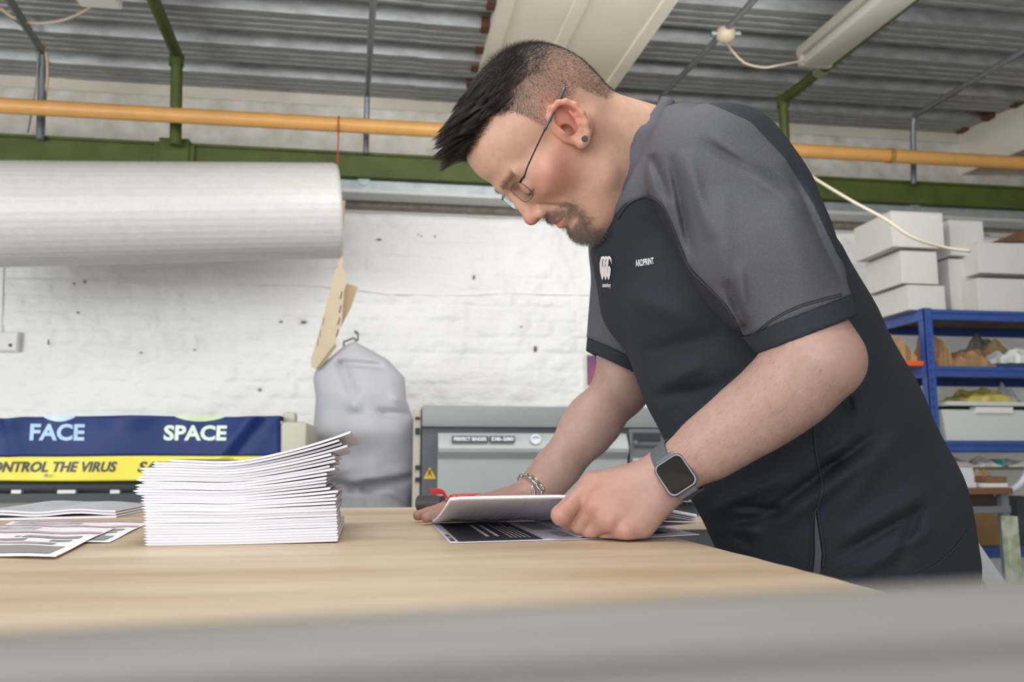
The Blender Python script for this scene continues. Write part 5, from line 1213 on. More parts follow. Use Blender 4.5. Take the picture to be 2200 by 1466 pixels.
# longer top, combed forwards into a spiky fringe
wt = hair_mask(cq) * sstep(.016, .074, cq[:, 1] + .15 * np.maximum(cq[:, 0], 0)) ** 1.5 * (np.abs(cq[:, 2]) < .070)
i, r = pick(wt, 19000); Q_ = cq[i]; fr = sstep(-.06, .07, Q_[:, 0]); clump = np.array([mnoise.noise(V(p * 70)) for p in r]); cl2 = np.array([mnoise.noise(V((p + .3) * 70)) for p in r])
flow = np.stack([.95 - .10 * fr, .16 + .46 * fr ** 2 + .35 * clump, .40 * cl2], 1) + RNG.normal(0, .05, (len(i), 3))
hgt_ = .40 + .60 * sstep(.02, .07, Q_[:, 1])
d_ = flow @ HM + nrm[i] * (.20 + .22 * fr + .2 * np.abs(clump))[:, None]; d_ /= np.linalg.norm(d_, axis=1)[:, None]
L_ = (.016 + .032 * fr ** 1.6) * RNG.uniform(.85, 1.08, len(i)) * (1 + .22 * cl2) * hgt_
ck = RNG.choice(len(i), 420, replace=False); own = np.empty(len(i), int)
for s0_ in range(0, len(i), 4000): own[s0_:s0_ + 4000] = ck[((r[s0_:s0_ + 4000, None] - r[ck][None]) ** 2).sum(2).argmin(1)]
tip = r + d_ * L_[:, None]; ctip = r[own] + d_[own] * (L_[own] * RNG.uniform(.95, 1.15, len(i)))[:, None]; amt = (.35 + .45 * fr)[:, None]
vec = tip * (1 - amt) + ctip * amt + RNG.normal(0, .0007, (len(i), 3)) - r; L_ = np.linalg.norm(vec, axis=1); d_ = vec / L_[:, None]
bend_ = nrm[i] * -.18 + (-HU * .22)[None] * (1 - .8 * fr)[:, None] + np.array((0, 0, -.08))[None]
tag(strands('top_hair', r, d_, L_, .00014, m_hair, man, bend_, seg=4), 'longer dark hair combed forwards into a spiky fringe')
# a thin dark under-layer so the scalp does not show through
i, r = pick(hair_mask(cq) * sstep(.055, .08, cq[:, 1]), 9000); Q_ = cq[i]
d_ = np.stack([np.ones(len(i)), .1 * np.ones(len(i)), RNG.normal(0, .25, len(i))], 1) @ HM + nrm[i] * .22
strands('crown_hair', r, d_, RNG.uniform(.010, .016, len(i)), .00018, m_hair, man, seg=2)
# goatee and moustache, eyebrows
i, r = pick(bmask(cq) * (np.abs(cq[:, 2]) < .045) * (cq[:, 0] > .045), 5200); Q_ = cq[i]; sg = np.sign(Q_[:, 2])
d_ = np.stack([.25 + 0 * sg, -.9 + 0 * sg, .45 * sg], 1) @ HM + nrm[i] * .75 + RNG.normal(0, .28, (len(i), 3))
strands('beard', r, d_, np.where(Q_[:, 1] < -.1, .0078, .0052) * RNG.uniform(.6, 1.25, len(i)), .00011, m_beard, man, seg=2)
wt = np.exp(-(((cq[:, 1] + .0075) / .0042) ** 2)) * (np.abs(cq[:, 2]) > .012) * (np.abs(cq[:, 2]) < .046) * (cq[:, 0] > .06)
i, r = pick(wt, 650); sg = np.sign(cq[i][:, 2]); d_ = np.stack([.3 + 0 * sg, .1 + 0 * sg, .8 * sg], 1) @ HM + nrm[i] * .35 + RNG.normal(0, .15, (len(i), 3))
strands('eyebrow', r, d_, RNG.uniform(.004, .007, len(i)), .00009, m_beard, man, seg=2)
# day-old stubble over the jaw and upper lip
wt = sstep(-.035, -.07, cq[:, 1]) * (cq[:, 0] < .09) * sstep(-.045, -.01, cq[:, 0]) * (cq[:, 1] > -.165)
i, r = pick(wt, 7000); sg = np.sign(cq[i][:, 2]); d_ = np.stack([.1 + 0 * sg, -.8 + 0 * sg, .1 * sg], 1) @ HM + nrm[i] * .9 + RNG.normal(0, .3, (len(i), 3))
strands('stubble', r, d_, RNG.uniform(.0008, .0020, len(i)), .00006, m_beard, man, seg=1)
# arm hair
for (v_, q_), a_, b_, w0, nn, nm in ((parts[1], nE, nWr, .05, 2600, 'arm_hair'), (parts[2], fE, wrF, .06, 1500, 'arm_hair')):
    c_ = v_[q_].mean(1); n_v = np.cross(v_[q_[:, 2]] - v_[q_[:, 0]], v_[q_[:, 3]] - v_[q_[:, 1]]); A_ = np.linalg.norm(n_v, axis=1); n_v /= A_[:, None] + 1e-12
    ax_ = (b_ - a_) / np.linalg.norm(b_ - a_); tt = (c_ - a_) @ ax_ / np.linalg.norm(b_ - a_); wt_ = A_ * (tt > -.05) * (tt < 1.02); ii = RNG.choice(len(A_), nn, p=wt_ / wt_.sum())
    d_ = ax_[None] * .7 + n_v[ii] * .40 + np.array((0, 0, -.45)) + RNG.normal(0, .35, (nn, 3)); strands(nm, c_[ii], d_, RNG.uniform(.004, .010, nn), .00005, m_fine, man, seg=2)

# ---------------- the shirt
m_blk = mat('shirt_black', '#2a2f3a', .80, var=.28, vscale=800, bump=.5, bscale=900, spec=.35, detail=1); m_gry = mat('shirt_grey', '#54555d', .74, var=.24, vscale=800, bump=.5, bscale=900, spec=.4, detail=1)
m_col = mat('collar_grey', '#4f4c58', .8, bump=.2, bscale=900); m_seam = mat('seam_thread', '#2b2c31', .85)
AXF = cam2w((.92, .39, 0))        # towards his back, square to the leaning spine
AXL = LAT
def torso_raw(P):
    f = None
    def seg(i, j, ra, rb, q): 
        return capf(P, TP[i], TP[j], ra, rb, AXL, q)
    R = [.068, .119, .148, .158, .165, .166, .164]
    for i in range(6):
        g = capf(P, TP[i], TP[i + 1], R[i], R[i + 1], AXL, [1.10, 1.18, 1.15, 1.08, 1.04, 1.04][i]); f = g if f is None else smin(f, g, .035)
    return f
s0n, s1n, s2n = px(1545, 376, 1.00), px(1642, 560, .955), px(1735, 720, .914)
s0f, s1f, s2f = px(1372, 520, 1.36), px(1340, 640, 1.375), px(1332, 765, 1.385)
dN = (s2n - s1n) / np.linalg.norm(s2n - s1n); dFv = (s2f - s1f) / np.linalg.norm(s2f - s1f)
cuffN = (px(1755, 740, .93) - px(1638, 752, .93)); 
pcN = px(1735, 718, .915); nN = cam2w((.363, -.93, .10)); nN /= np.linalg.norm(nN)
pcF = px(1312, 779, 1.385); nF = cam2w((-.42, -.90, 0)); nF /= np.linalg.norm(nF)
def sl_n(P):
    g = cap(P, px(1470, 322, 1.09), s0n, .055, .078); g = smin(g, cap(P, s0n, px(1597, 462, .985), .078, .080), .03); g = smin(g, cap(P, px(1597, 462, .985), s1n, .080, .0745), .03)
    return smin(g, cap(P, s1n, s2n + dN * .03, .0745, .0525), .03)
def sl_f(P): return smin(cap(P, px(1440, 400, 1.25), s0f, .07, .075), cap(P, s0f, s2f + dFv * .03, .072, .058), .03)
# folds: picture-side segments on the near face (a, b, width, height)
def side2(P): # orthographic coordinates on the picture side of the body, in picture pixels at depth 1
    d = P - CO.astype(F32); z = -(d @ CB.astype(F32)); k = FPX / z
    x = d @ CR.astype(F32); y = d @ CU.astype(F32); return 1100 + x * k, 733 - y * k
def P2(x, y, dd): p = C(x, y, dd) - CO; return (1100 + (p @ CR) * FPX, 733 - (p @ CU) * FPX)
def fold_field(P, folds, dd):
    X, Y = side2(P); out = np.zeros(len(P), F32)
    for (ax_, ay_), (bx_, by2), w_, h_ in folds:
        dx_, dy_ = bx_ - ax_, by2 - ay_; t_ = ((X - ax_) * dx_ + (Y - ay_) * dy_) / (dx_ * dx_ + dy_ * dy_); tc_ = np.clip(t_, 0, 1)
        dist = np.hypot(X - ax_ - tc_ * dx_, Y - ay_ - tc_ * dy_); out += h_ * np.exp(-(dist / (w_ * .95)) ** 2) * (1 - np.abs(2 * tc_ - 1) ** 2.5)
    return out
FT = [((1640, 1110), (1890, 925), 14, -.011), ((1660, 1140), (1900, 960), 18, .008), ((1800, 1110), (1930, 930), 22, .005), ((1490, 1140), (1690, 1100), 12, -.008), ((1500, 1110), (1700, 1020), 16, .008),
      ((1560, 1085), (1700, 1100), 10, -.007), ((1540, 1140), (1620, 1172), 9, -.009), ((1560, 1120), (1640, 1150), 12, .006), ((1790, 1200), (1990, 1090), 14, -.008), ((1810, 1160), (2000, 1050), 20, .006), ((1830, 1240), (2010, 1130), 16, .006), ((1920, 1230), (1980, 1080), 14, -.006),
      ((1760, 1010), (1810, 985), 9, -.008), ((1760, 985), (1830, 950), 12, .006), ((1810, 830), (1830, 900), 14, -.007), ((1380, 760), (1560, 720), 22, -.006), ((1390, 860), (1540, 830), 16, -.008), ((1400, 830), (1520, 780), 20, .006), ((1420, 900), (1600, 800), 20, -.006), ((1330, 620), (1500, 700), 26, .005), ((1440, 1000), (1620, 960), 22, -.006), ((1850, 720), (1960, 960), 40, .004), ((1300, 560), (1390, 800), 16, .004)]
FS = [((1440, 330), (1490, 560), 11, -.007), ((1470, 320), (1530, 520), 18, .006), ((1500, 300), (1720, 420), 13, -.006), ((1520, 285), (1740, 470), 16, .005), ((1560, 600), (1620, 740), 12, -.007), ((1590, 560), (1600, 700), 12, .004), ((1690, 345), (1820, 640), 12, -.005), ((1540, 400), (1560, 620), 30, .005), ((1660, 420), (1760, 640), 40, .004), ((1400, 330), (1440, 440), 12, -.005)]
def hit(fn, x, y, d0, d1, n=160):
    r = ray(x, y); ds = np.linspace(d0, d1, n); f = fn((CO + r[None] * ds[:, None]).astype(F32)); i = int(np.argmax(f < 0)) if (f < 0).any() else int(np.argmin(f))
    ds_ = ds[i - 1] + (ds[i] - ds[i - 1]) * f[i - 1] / (f[i - 1] - f[i]) if i > 0 and f[i] < 0 else ds[i]
    return CO + r * ds_
def raw_near(P): return np.minimum(torso_raw(P), sl_n(P))
SEAMP = []
for x_, y_ in ((1300, 487), (1345, 440), (1395, 424), (1425, 445), (1450, 500), (1480, 575), (1525, 622), (1562, 662), (1583, 700), (1612, 745), (1650, 800), (1700, 880)):
    SEAMP.append((x_, y_))
BACKP = []
for x_, y_ in ((1500, 214), (1545, 230), (1615, 262), (1688, 340), (1750, 440), (1800, 545), (1850, 620), (1870, 690)): BACKP.append((x_, y_))
def nearside(P): return sstep(-.02, .06, (P - TP[3].astype(F32)) @ AXL.astype(F32)).astype(F32)
hemP = px(2076, 1203, 1.15); hemN = cam2w((.80, -.60, 0)); hemN /= np.linalg.norm(hemN); hem2P = px(1850, 1345, 1.15); hem2N = cam2w((.15, -.98, 0)); hem2N /= np.linalg.norm(hem2N)
nlP = px(1374, 327, 1.145); nlN = cam2w((-.895, .445, 0)); nlN /= np.linalg.norm(nlN)
nkA, nkB = fromH((-.055, -.070, 0)), px(1398, 350, 1.145)
def neck_hole(P): return cap(P, nkA, px(1415, 330, 1.145), .064, .066)
def hollow(P):
    n = cap(P, fromH((-.03, -.10, 0)), px(1395, 345, 1.145), .060, .066)
    a = cap(P, s2n - dN * .03, s2n + dN * .2, .0465, .0465); b = cap(P, s2f - dFv * .03, s2f + dFv * .2, .052, .052)
    c = capf(P, TP[6] + hem2N * .10, TP[6] + hem2N * .3, .140, .140, AXL, 1.04)
    return np.minimum(np.minimum(n, a), np.minimum(b, c))
def _hp(p): return p
FT = [(_hp(a_), _hp(b_), w_, h_ * 1.45) for a_, b_, w_, h_ in FT]; FS = [(_hp(a_), _hp(b_), w_, h_ * 1.7) for a_, b_, w_, h_ in FS]
# raglan seam: a curve in side view, grey above/right of it is the sleeve
def seam_n(P):
    """negative on the grey sleeve and yoke (near side)"""
    X, Y = side2(P)
    pts = SEAMP
    yy_ = np.interp(X, [p[0] for p in pts], [p[1] for p in pts]); g = (Y - yy_) * .55 / FPX
    # the back edge of the sleeve
    pb = BACKP
    yb = [p[1] for p in pb]; xb = [p[0] for p in pb]; xx_ = np.interp(Y, yb, xb); g2 = (X - xx_) / FPX
    return np.maximum(np.maximum(g, g2), np.where(X > 1570, sl_n(P) - .012, -1))
def seam_f(P): 
    d = (P - TP[2].astype(F32)) @ AXL.astype(F32); return d + .135 + .25 * ((P - s0f.astype(F32)) @ np.array((0, 0, 1), F32)) * 0
def shirt_full(P):
    ft = fold_field(P, FT, 1.0) * nearside(P); f = torso_raw(P) - ft
    g = sl_n(P) - fold_field(P, FS, .97) * nearside(P); f = smin(f, g, .020)
    h_ = sl_f(P); f = smin(f, h_, .025)
    f = smin(f, cap(P, px(1420, 325, 1.145), px(1460, 320, 1.14), .080, .085), .04)      # shoulders up to the collar
    f = smax(f, (P - pcN.astype(F32)) @ nN.astype(F32) - .002 + 10 * (sl_n(P) > .03), .001) if False else f
    # cut cuffs
    cN = np.where(sl_n(P) < .02, (P - pcN.astype(F32)) @ nN.astype(F32), -1); 
    return f
def sleeve_tube_n(P): return sl_n(P) - fold_field(P, FS, .97) * nearside(P)
def cutN(P): return (P - pcN.astype(F32)) @ nN.astype(F32)
def cutF(P): return (P - pcF.astype(F32)) @ nF.astype(F32)
def torso_piece(P):
    ft = fold_field(P, FT, 1.0) * nearside(P); f = torso_raw(P) - ft
    f = smin(f, smax(sleeve_tube_n(P), cutN(P) + .026, .01), .020); f = smin(f, smax(sl_f(P), cutF(P) + .09, .02), .02)
    f = smin(f, cap(P, px(1420, 342, 1.145), px(1480, 350, 1.14), .070, .074), .03)
    f = smin(f, cap(P, px(1392, 430, 1.11), px(1356, 505, 1.14), .062, .058), .03)
    f = smin(f, cap(P, px(1352, 530, 1.20), px(1378, 650, 1.20), .056, .058), .03)
    f = smax(f, (P - hemP.astype(F32)) @ hemN.astype(F32), .003); f = smax(f, (P - hem2P.astype(F32)) @ hem2N.astype(F32), .003)
    f = smax(f, (P - nlP.astype(F32)) @ nlN.astype(F32), .002)
    return f
def torso_black(P):
    f = torso_piece(P) + .0012; f = smax(f, -hollow(P), .003)
    return smax(smax(f, -seam_n(P) - .007, .003), -(seam_f(P)) - .007, .003)
def sleeve_near(P):
    a = torso_piece(P); f = np.minimum(a, sleeve_tube_n(P)); f = smax(f, seam_n(P), .004); f = smax(f, cutN(P) + .022, .002); f = smax(f, (P - nlP.astype(F32)) @ nlN.astype(F32), .002)
    f = smax(f, (TP[2].astype(F32) - P) @ AXL.astype(F32) - .02, .002)
    return smax(f, -hollow(P), .003)
def sleeve_far(P):
    f = np.minimum(torso_piece(P), sl_f(P)); f = smax(f, seam_f(P), .004); f = smax(f, cutF(P) + .020, .002); f = smax(f, (P - nlP.astype(F32)) @ nlN.astype(F32), .002); return smax(f, -hollow(P), .003)
def cuff_near(P): f = sleeve_tube_n(P) + .0008; f = smax(f, cutN(P), .0012); f = smax(f, -(cutN(P) + .0225), .0012); return smax(f, -hollow(P), .002)
def cuff_far(P): f = sl_f(P) + .0008; f = smax(f, cutF(P), .0012); f = smax(f, -(cutF(P) + .0205), .0012); return smax(f, -hollow(P), .002)
shirt = thing('shirt', 'x', 'x', tuple(man.location)); shirt.parent = man; shirt.location = (0, 0, 0)
for kx in ('label', 'category'):
    if kx in shirt: del shirt[kx]
def put(nm, fn, lo, hi, h, m, parent=None, **kw):
    v, q_ = mesh_sdf(fn, lo, hi, h, **kw); return fastmesh(nm, v, q_, m, parent or shirt)
lo, hi = bbox([TP[0], TP[6], nSh, fSh, hemP], .20); lo[2] -= .02
HSH = .0038
put('torso_panel', torso_black, lo, hi, HSH, m_blk)
lo, hi = bbox([TP[0], s2n, px(1330, 430, 1.0), px(1640, 250, 1.1), pcN], .11); o = put('sleeve', sleeve_near, lo, hi, .0032, m_gry)
lo, hi = bbox([px(1420, 350, 1.2), s0f, s2f, px(1500, 300, 1.35)], .13); put('sleeve', sleeve_far, lo, hi, HSH, m_gry)
lo, hi = bbox([pcN], .095); put('cuff', cuff_near, lo, hi, .0025, m_blk); lo, hi = bbox([pcF], .10); put('cuff', cuff_far, lo, hi, .0028, m_blk)
# collar: a knitted stand following the neckline
def collar():
    cen = px(1358, 362, 1.145); e1 = cam2w((-.445, -.895, 0)); e2 = CB; axis = nlN
    prof = [(0.004, -.010), (.0045, .000), (.0035, .5), (.0012, .97), (-.0010, 1.0), (-.0022, .9), (-.0012, .5), (.0, .0), (.0, -.010)]
    vs = []; k = len(prof); n_ = 96
    for i in range(n_ + 1):
        a = 2 * math.pi * i / n_; ca, sa = math.cos(a), math.sin(a)
        p = cen + e1 * ca * (.097 if ca > 0 else .101) + e2 * sa * .080; o_ = e1 * ca / .1 + e2 * sa / .080; o_ /= np.linalg.norm(o_)
        hgt = .021 * (1 - .6 * sstep(.0, 1.0, -ca)); wv = (.0022 * math.sin(a * 11) + .0014 * math.sin(a * 17 + 1))
        for off, t_ in prof:
            hh = t_ * hgt if t_ > 0 else t_
            vs.append(P3(p + o_ * (off - .0 + (wv - .008 * (1 - .7 * abs(ca))) * max(0, t_)) + axis * hh))
    fs = [(i * k + j, i * k + (j + 1) % k, (i + 1) * k + (j + 1) % k, (i + 1) * k + j) for i in range(n_) for j in range(k)]
    return MB().add(vs, fs).build('collar', m_col, shirt, smooth=True)
collar()
# project a picture point on the near surface of the clothes
def hit(fn, x, y, d0, d1, n=160):
    r = ray(x, y); ds = np.linspace(d0, d1, n); f = fn((CO + r[None] * ds[:, None]).astype(F32)); i = int(np.argmax(f < 0)) if (f < 0).any() else int(np.argmin(f)); 
    if i > 0 and f[i] < 0: ds_ = ds[i - 1] + (ds[i] - ds[i - 1]) * f[i - 1] / (f[i - 1] - f[i])
    else: ds_ = ds[i]
    return CO + r * ds_
def stitch(fn, pts, nm='seam', r=.0011, d0=.85, d1=1.35, off=.0003, m=None, n=6):
    P_ = [hit(fn, x, y, d0, d1) for x, y in [tuple(p) for p in spline([(a_, b_) for a_, b_ in pts], n)]]; P_ = [p - ray(1500, 700) / np.linalg.norm(ray(1500, 700)) * off for p in P_]
    return MB().tube([P3(p) for p in P_], r, 6).build(nm, m or m_seam, shirt, smooth=True)
full_near = lambda P: np.minimum(torso_piece(P), np.minimum(sleeve_near(P), cuff_near(P)))
stitch(full_near, [(1327, 470), (1345, 444), (1370, 428), (1395, 424), (1425, 445), (1450, 500), (1480, 575), (1525, 622), (1562, 662), (1590, 712), (1612, 740)])
for o_ in (0, 5): stitch(full_near, [(1622 - o_ * .3, 722 - o_), (1660, 690 - o_), (1710, 664 - o_), (1760, 648 - o_), (1808, 636 - o_)], r=.0007)
stitch(full_near, [(1749, 905), (1751, 950), (1758, 1000), (1766, 1040), (1764, 1065), (1757, 1090), (1762, 1130), (1770, 1180), (1768, 1220)], r=.0016)
stitch(full_near, [(1757, 1090), (1748, 1110), (1744, 1150), (1744, 1200), (1738, 1225)], r=.0014)
stitch(full_near, [(2080, 1140), (2050, 1180), (2010, 1215), (1960, 1240)], r=.0007)
# grey gusset between the two side seams
gp = [hit(full_near, x, y, .85, 1.35) - ray(1750, 1150) * .0012 for x, y in ((1751, 1098), (1758, 1140), (1765, 1190), (1762, 1232), (1748, 1232), (1751, 1190), (1750, 1140))]
MB().prism([P3(p) for p in gp], P3(ray(1750, 1150) * .002)).build('side_gusset', mat('gusset_grey', '#4d5058', .8), shirt)
# embroidered marks on the chest
def on_cloth(o, fn, d0=.85, d1=1.4, lift_=.0006):
    """press a mark onto the cloth along the view of its own plane"""
    me = o.data; off = V(man.location) + V(shirt.location)
    for v in me.vertices:
        w_ = np.array(v.co + off); r = w_ - CO; rr_ = r / (-(r @ CB)); ds = np.linspace(d0, d1, 140); f = fn((CO + rr_[None] * ds[:, None]).astype(F32))
        i = int(np.argmax(f < 0)) if (f < 0).any() else int(np.argmin(f)); dd_ = ds[i - 1] + (ds[i] - ds[i - 1]) * f[i - 1] / max(1e-9, f[i - 1] - f[i]) if i > 0 and f[i] < 0 else ds[i]
        v.co = V(CO + rr_ * (dd_ - lift_)) - off
m_emb = mat('embroidery_white', '#e2e1e6', .6)
front_cloth = lambda P: np.minimum(torso_piece(P), sleeve_far(P))
def claw(cx):
    L_ = [(cx + 9, 568), (cx + 8, 555), (cx + 4, 550), (cx - 1, 553), (cx - 4, 566), (cx - 3, 585), (cx + 1, 600), (cx + 3, 602), (cx + 6, 590), (cx + 7, 578), (cx + 4, 571), (cx + 2, 575), (cx + 1, 566), (cx + 3, 557), (cx + 5, 556), (cx + 7, 562)]
    n_ = len(L_); mb = MB(); P_ = [P3(px(x, y, 1.15)) for x, y in L_]; return mb.prism(P_, P3(CB * .0008))
for k, cx in enumerate((1293, 1299.5, 1306)): o = claw(cx - 1).build('embroidered_mark', m_emb, shirt); on_cloth(o, front_cloth, .95, 1.4, .001)
def cloth_text(txt, x0_, x1_, yb, yt, rot=0, shear=0.):
    a_ = px(x0_, yb, 1.15); b_ = px(x1_, yb + (rot), 1.15); M = frameM(a_, b_ - a_, CU); hgt = (yb - yt) / FPX * 1.15
    o = text_mesh('embroidered_text', txt, M, hgt / .70, m_emb, shirt, bold=.0002, extrude=.0002, shear=shear); me = o.data; off = V(man.location); X = [(V(v.co) + off - V(a_)).dot(V(b_ - a_).normalized()) for v in me.vertices]
    w0 = max(X) - min(X); f = np.linalg.norm(b_ - a_) / w0; ax_ = V(b_ - a_).normalized()
    for v, x_ in zip(me.vertices, X): v.co = v.co + ax_ * ((x_ - min(X)) * f - x_)
    on_cloth(o, torso_piece, .9, 1.4, .0008); return o
cloth_text('canterbury', 1294, 1312, 617, 608); cloth_text('ARDPRINT', 1366, 1406, 573, 559, -6, .1)
# ---------------- trousers, belt, shoes
def trou(P):
    f = lower(P) - .012; f = smax(f, (P - hem2P.astype(F32)) @ (-hem2N).astype(F32) - .10, .003); return f
lo, hi = bbox([hipN, hipF, ankN, ankF, TP[5]], .17); lo[2] = .06; tag(put('trousers', trou, lo, hi, .009, mat('denim_dark', '#2b3547', .85, var=.15, vscale=60, bump=.3, bscale=500), man), 'dark blue jeans')
for a_ in (ankN, ankF):
    def shoe(P, a_=a_): f = smin(ell(P, a_ + np.array((-.09, 0, -.045)), (.115, .046, .042)), cap(P, a_, a_ + np.array((0, 0, -.05)), .044, .044), .03); return smax(f, -P[:, 2] + .001, .003)
    lo, hi = bbox([a_ + np.array((-.2, 0, 0)), a_ + np.array((.05, 0, 0))], .07); lo[2] = -.02; put('shoe', shoe, lo, hi, .006, mat('shoe_black', '#1c1c1e', .5), man)

# ---------------- glasses, stud, watch, bracelet
gl_ = thing('glasses', 'thin dark metal half-rim glasses on the man\'s nose', 'glasses', P3(fromH((.09, -.02, 0))))
m_wire = mat('frame_gunmetal', '#2b2c30', .3, .8); m_arm = mat('temple_grey', '#5c6068', .35, .4)
m_lens = bpy.data.materials.new('lens_glass'); m_lens.use_nodes = True; b_ = m_lens.node_tree.nodes['Principled BSDF']; b_.inputs['Transmission Weight'].default_value = 1; b_.inputs['Roughness'].default_value = .02; b_.inputs['IOR'].default_value = 1.1; b_.inputs['Base Color'].default_value = (.96, .97, .98, 1)
LF = .104      # how far in front the lenses sit
LC = onS(1121, 413, .033)
def lens_outline(sg, n=36):
    out = []
    for k in range(n):
        a = 2 * math.pi * k / n; ca, sa = math.cos(a), math.sin(a); e = 3.2; rx, ry = .0250, .0140
        x = rx * math.copysign(abs(ca) ** (2 / e), ca); y = ry * math.copysign(abs(sa) ** (2 / e), sa)
        out.append(fromH((LC[0] - .0016 * (x / .025) - .10 * y, LC[1] + y, sg * (.0335 + x))))
    return out
for sg in (1, -1):
    lo_ = lens_outline(sg); c_ = sum(lo_) / len(lo_); MB().tube([P3(p) for p in lo_ + [lo_[0], lo_[1]]], .00055, 8).build('rim', mat('rim_silver', '#6d6e72', .3, .7), gl_, smooth=True)
    nv = np.cross(lo_[8] - lo_[0], lo_[16] - lo_[0]); nv /= np.linalg.norm(nv)
    vs = [P3(c_ + (p - c_) * .985 + nv * o__ ) for o__ in (-.0006, .0006) for p in lo_] + [P3(c_ - nv * .0008), P3(c_ + nv * .0008)]; n_ = 36
    fs = [(i, (i + 1) % n_, 72) for i in range(n_)] + [(n_ + (i + 1) % n_, n_ + i, 73) for i in range(n_)] + [(i, n_ + i, n_ + (i + 1) % n_, (i + 1) % n_) for i in range(n_)]
    MB().add(vs, fs).build('lens', m_lens, gl_, smooth=False)
    LF = LC[0]; LU = LC[1]; hinge = fromH((LF - .010, LU + .010, sg * .0610))
    if sg == 1: e1_, e2_, e3_ = onS(1166, 288, .0785), onS(1190, 240, .0800), onS(1214, 188, .0790); e0_ = onS(1136, 352, .070)
    else: e0_, e1_, e2_, e3_ = [np.array((a[0], a[1], -a[2])) for a in (e0_, e1_, e2_, e3_)]
    tp = [hinge + HS * sg * .001, fromH(e0_), fromH(e1_), fromH(e2_), fromH(e3_)]
    pts = spline([P3(p) for p in tp], 6); MB().tube(pts[:14], .0010, 8).build('temple', m_wire, gl_, smooth=True); MB().tube(pts[13:], .0024, 10, flat=.7).build('temple_tip', m_arm, gl_, smooth=True)
    MB().tube([P3(fromH((LF - .002, LU + .010, sg * .0575))), P3(fromH((LF - .006, LU + .0105, sg * .0600))), P3(hinge + HS * sg * .0012)], .0014, 8).build('hinge', m_wire, gl_, smooth=True)
    MB().tube([P3(fromH((LF + .0005, LU - .001, sg * .0105))), P3(fromH((LF - .004, LU - .004, sg * .0100))), P3(fromH((LF - .0055, LU - .008, sg * .0100)))], .0012, 8).build('nose_pad', mat('pad_clear', '#b9b9b9', .3), gl_, smooth=True)
MB().tube([P3(fromH((LF + .0010, LU + .004, .0090))), P3(fromH((LF + .0035, LU + .006, 0))), P3(fromH((LF + .0010, LU + .004, -.0090)))], .0009, 8).build('bridge', m_wire, gl_, smooth=True)
M = frameM(fromH(stud) + HS * .003, HF, HU); tag(MB().lathe([(0, -.003), (.0034, -.003), (.0038, .0), (.0034, .0022), (0, .0026)], M, 20).build('ear_stud', mat('stud_slate', '#3c4650', .4), man, smooth=False), 'round slate grey ear stud')
# watch
WC = px(1452, 1022, .9405)
wx = (px(1490, 1035, .944) - px(1425, 990, .952)); arm_ax = (nE - nWr); arm_ax /= np.linalg.norm(arm_ax)
wl = px(1418, 962, .972); wn = -(ray(1452, 1021)); wn /= np.linalg.norm(wn); wn = wn * .93 + CU * .20 - arm_ax * .12; wn /= np.linalg.norm(wn)
ax_w = arm_ax - wn * (arm_ax @ wn); ax_w /= np.linalg.norm(ax_w); ay_w = np.cross(wn, ax_w); 
if ay_w @ CU < 0: ay_w = -ay_w
wa = thing('smart_watch', 'grey square faced watch on a dark grey band round the man\'s near wrist', 'watch', P3(WC))
def rrect(w_, h_, r, n=6):
    out = []
    for (sx_, sy_, a0) in ((1, 1, 0), (-1, 1, 90), (-1, -1, 180), (1, -1, 270)):
        for k in range(n + 1): a = R_(a0 + 90 * k / n); out.append((sx_ * (w_ - r) + r * math.cos(a), sy_ * (h_ - r) + r * math.sin(a)))
    return out
def wpt(x, y, z): return P3(WC + ax_w * x + ay_w * y + wn * z)
def loft(levels, nm, m, par, flip=False):
    vs = []; k = None
    for (w_, h_, r, z) in levels: pl_ = rrect(w_, h_, r); k = len(pl_); vs += [wpt(x, y, z) for x, y in pl_]
    n_ = len(levels); fs = [(i * k + j, i * k + (j + 1) % k, (i + 1) * k + (j + 1) % k, (i + 1) * k + j) for i in range(n_ - 1) for j in range(k)] + [tuple(range(k))[::-1], tuple((n_ - 1) * k + j for j in range(k))]
    return MB().add(vs, fs).build(nm, m, par, auto=35)
loft([(.0165, .0185, .007, -.004), (.0182, .0205, .008, -.002), (.0185, .0208, .008, .003), (.0176, .0199, .0078, .0048)], 'case', mat('watch_case', '#66686d', .42, .6), wa)
loft([(.0160, .0183, .0068, .0040), (.0160, .0183, .0068, .0054), (.0150, .0173, .0062, .0058)], 'screen', mat('watch_glass', '#191613', .45, spec=.15), wa)
# band wraps the wrist: loop in the plane across the forearm
ctr = nWr + (WC - nWr) * 0; ctr = px(1452, 1010, .972); wd_ = .0105; vs = []; nb = 44
def wrist_r(dv):
    ts = np.linspace(.012, .06, 100); f = near_arm((ctr + dv[None] * ts[:, None]).astype(F32)); i = int(np.argmax(f > 0)); return ts[i]
ring = []
cross_u = WC - ctr; cross_u -= arm_ax * (cross_u @ arm_ax); cross_u /= np.linalg.norm(cross_u); cross_v = np.cross(arm_ax, cross_u)
bw = ax_w
for k in range(nb):
    a = 2 * math.pi * k / nb; dv = cross_u * math.cos(a) + cross_v * math.sin(a); rr_ = wrist_r(dv); ring.append((dv, rr_))
for k in range(nb):
    dv = ring[k][0]; rr_ = np.mean([ring[(k + j) % nb][1] for j in (-2, -1, 0, 1, 2)]); 
    for (o1, o2) in ((-wd_, .0008), (wd_, .0008), (wd_, .0030), (-wd_, .0030)): vs.append(P3(ctr + arm_ax * o1 + dv * (rr_ + o2)))
fs = [(4 * k + j, 4 * k + (j + 1) % 4, 4 * ((k + 1) % nb) + (j + 1) % 4, 4 * ((k + 1) % nb) + j) for k in range(nb) for j in range(4)]
MB().add(vs, fs).build('band', mat('watch_band', '#55585e', .6), wa, auto=50)
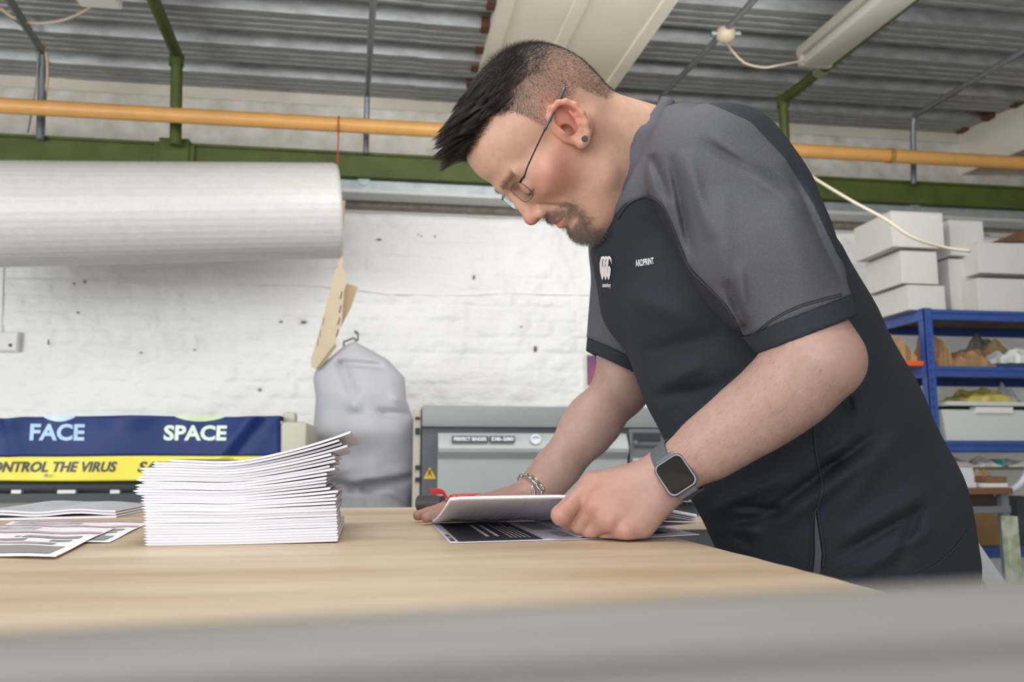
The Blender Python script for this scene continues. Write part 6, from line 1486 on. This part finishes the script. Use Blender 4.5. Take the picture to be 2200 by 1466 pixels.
for sg in (1, -1): MB().box((-.0115, -.0045, -.003), (.0115, .0045, .0015), frameM(WC + ay_w * sg * .0215 - wn * .0018, ax_w, ay_w - wn * sg * .45), bev=.0012).build('lug', mat('watch_case', '#83858a'), wa)
# bracelet on the far wrist
bc_ = px(1155, 1052, 1.30); bc_ = px(1140, 1060, 1.303); fax = (px(1215, 985, 1.32) - wrF); fax /= np.linalg.norm(fax)
bcut = np.array(fax) * .85 + np.array((0, 0, -.25)); bcut /= np.linalg.norm(bcut)
br_ = thing('bracelet', 'silver curb chain bracelet on the man\'s far wrist', 'bracelet', P3(bc_)); u1 = np.cross(bcut, (0, 0, 1)); u1 /= np.linalg.norm(u1); u2 = np.cross(u1, bcut); m_sil = mat('silver', '#c8c6c0', .22, .95)
loopP = []
for k in range(120):
    a = 2 * math.pi * k / 120; dv = u1 * math.cos(a) + u2 * math.sin(a); ts = np.linspace(.01, .06, 120); f = far_all((bc_ + dv[None] * ts[:, None]).astype(F32)); rr_ = ts[int(np.argmax(f > 0))]; loopP.append((bc_ + dv * (rr_ + .0022), dv))
cum = [0]
for k in range(1, 121): cum.append(cum[-1] + np.linalg.norm(loopP[k % 120][0] - loopP[k - 1][0]))
def lp(s_):
    s_ = s_ % cum[-1]; k = min(119, int(np.searchsorted(cum, s_)) - 1 if s_ > 0 else 0); t_ = (s_ - cum[k]) / max(1e-9, cum[k + 1] - cum[k]); a, b = loopP[k], loopP[(k + 1) % 120]; return a[0] * (1 - t_) + b[0] * t_, a[1]
NLk = 15; stp = cum[-1] / NLk; proto_me = None
for k in range(NLk):
    p, dv = lp(k * stp); p2, _ = lp(k * stp + .001); tg = (p2 - p) / np.linalg.norm(p2 - p); sd = np.cross(dv, tg); sd /= np.linalg.norm(sd); tw = .5; sd2 = sd * math.cos(tw) + dv * math.sin(tw)
    pts = [P3(p + tg * (.0078 * math.cos(a)) + sd2 * (.0052 * math.sin(a))) for a in np.linspace(0, 2 * math.pi * 1.06, 17)]
    MB().tube(pts, .0017, 6).build('link', m_sil, br_, smooth=True)
p, dv = hit(far_all, 1146, 1056, 1.2, 1.35), -ray(1146, 1056); dv /= np.linalg.norm(dv)
cl_ = MB().tube(spline([P3(p + dv * .003 + CR * a + CU * b) for a, b in ((-.0028, .006), (-.001, .0075), (.0012, .003), (.0016, -.002), (.0016, -.007), (-.0003, -.006), (-.0015, .000), (-.0026, .005))], 4), .0021, 8).build('clasp', m_sil, br_, smooth=True)
# fine chain at the nape
ch = [px(x, y, d) for x, y, d in ((1372, 262, 1.115), (1370, 272, 1.095), (1366, 286, 1.085), (1360, 300, 1.078))]
tag(MB().tube(spline([P3(p) for p in ch], 4), .0012, 6).build('necklace', m_sil, smooth=True), 'bit of silver chain showing at the man\'s collar', 'necklace')
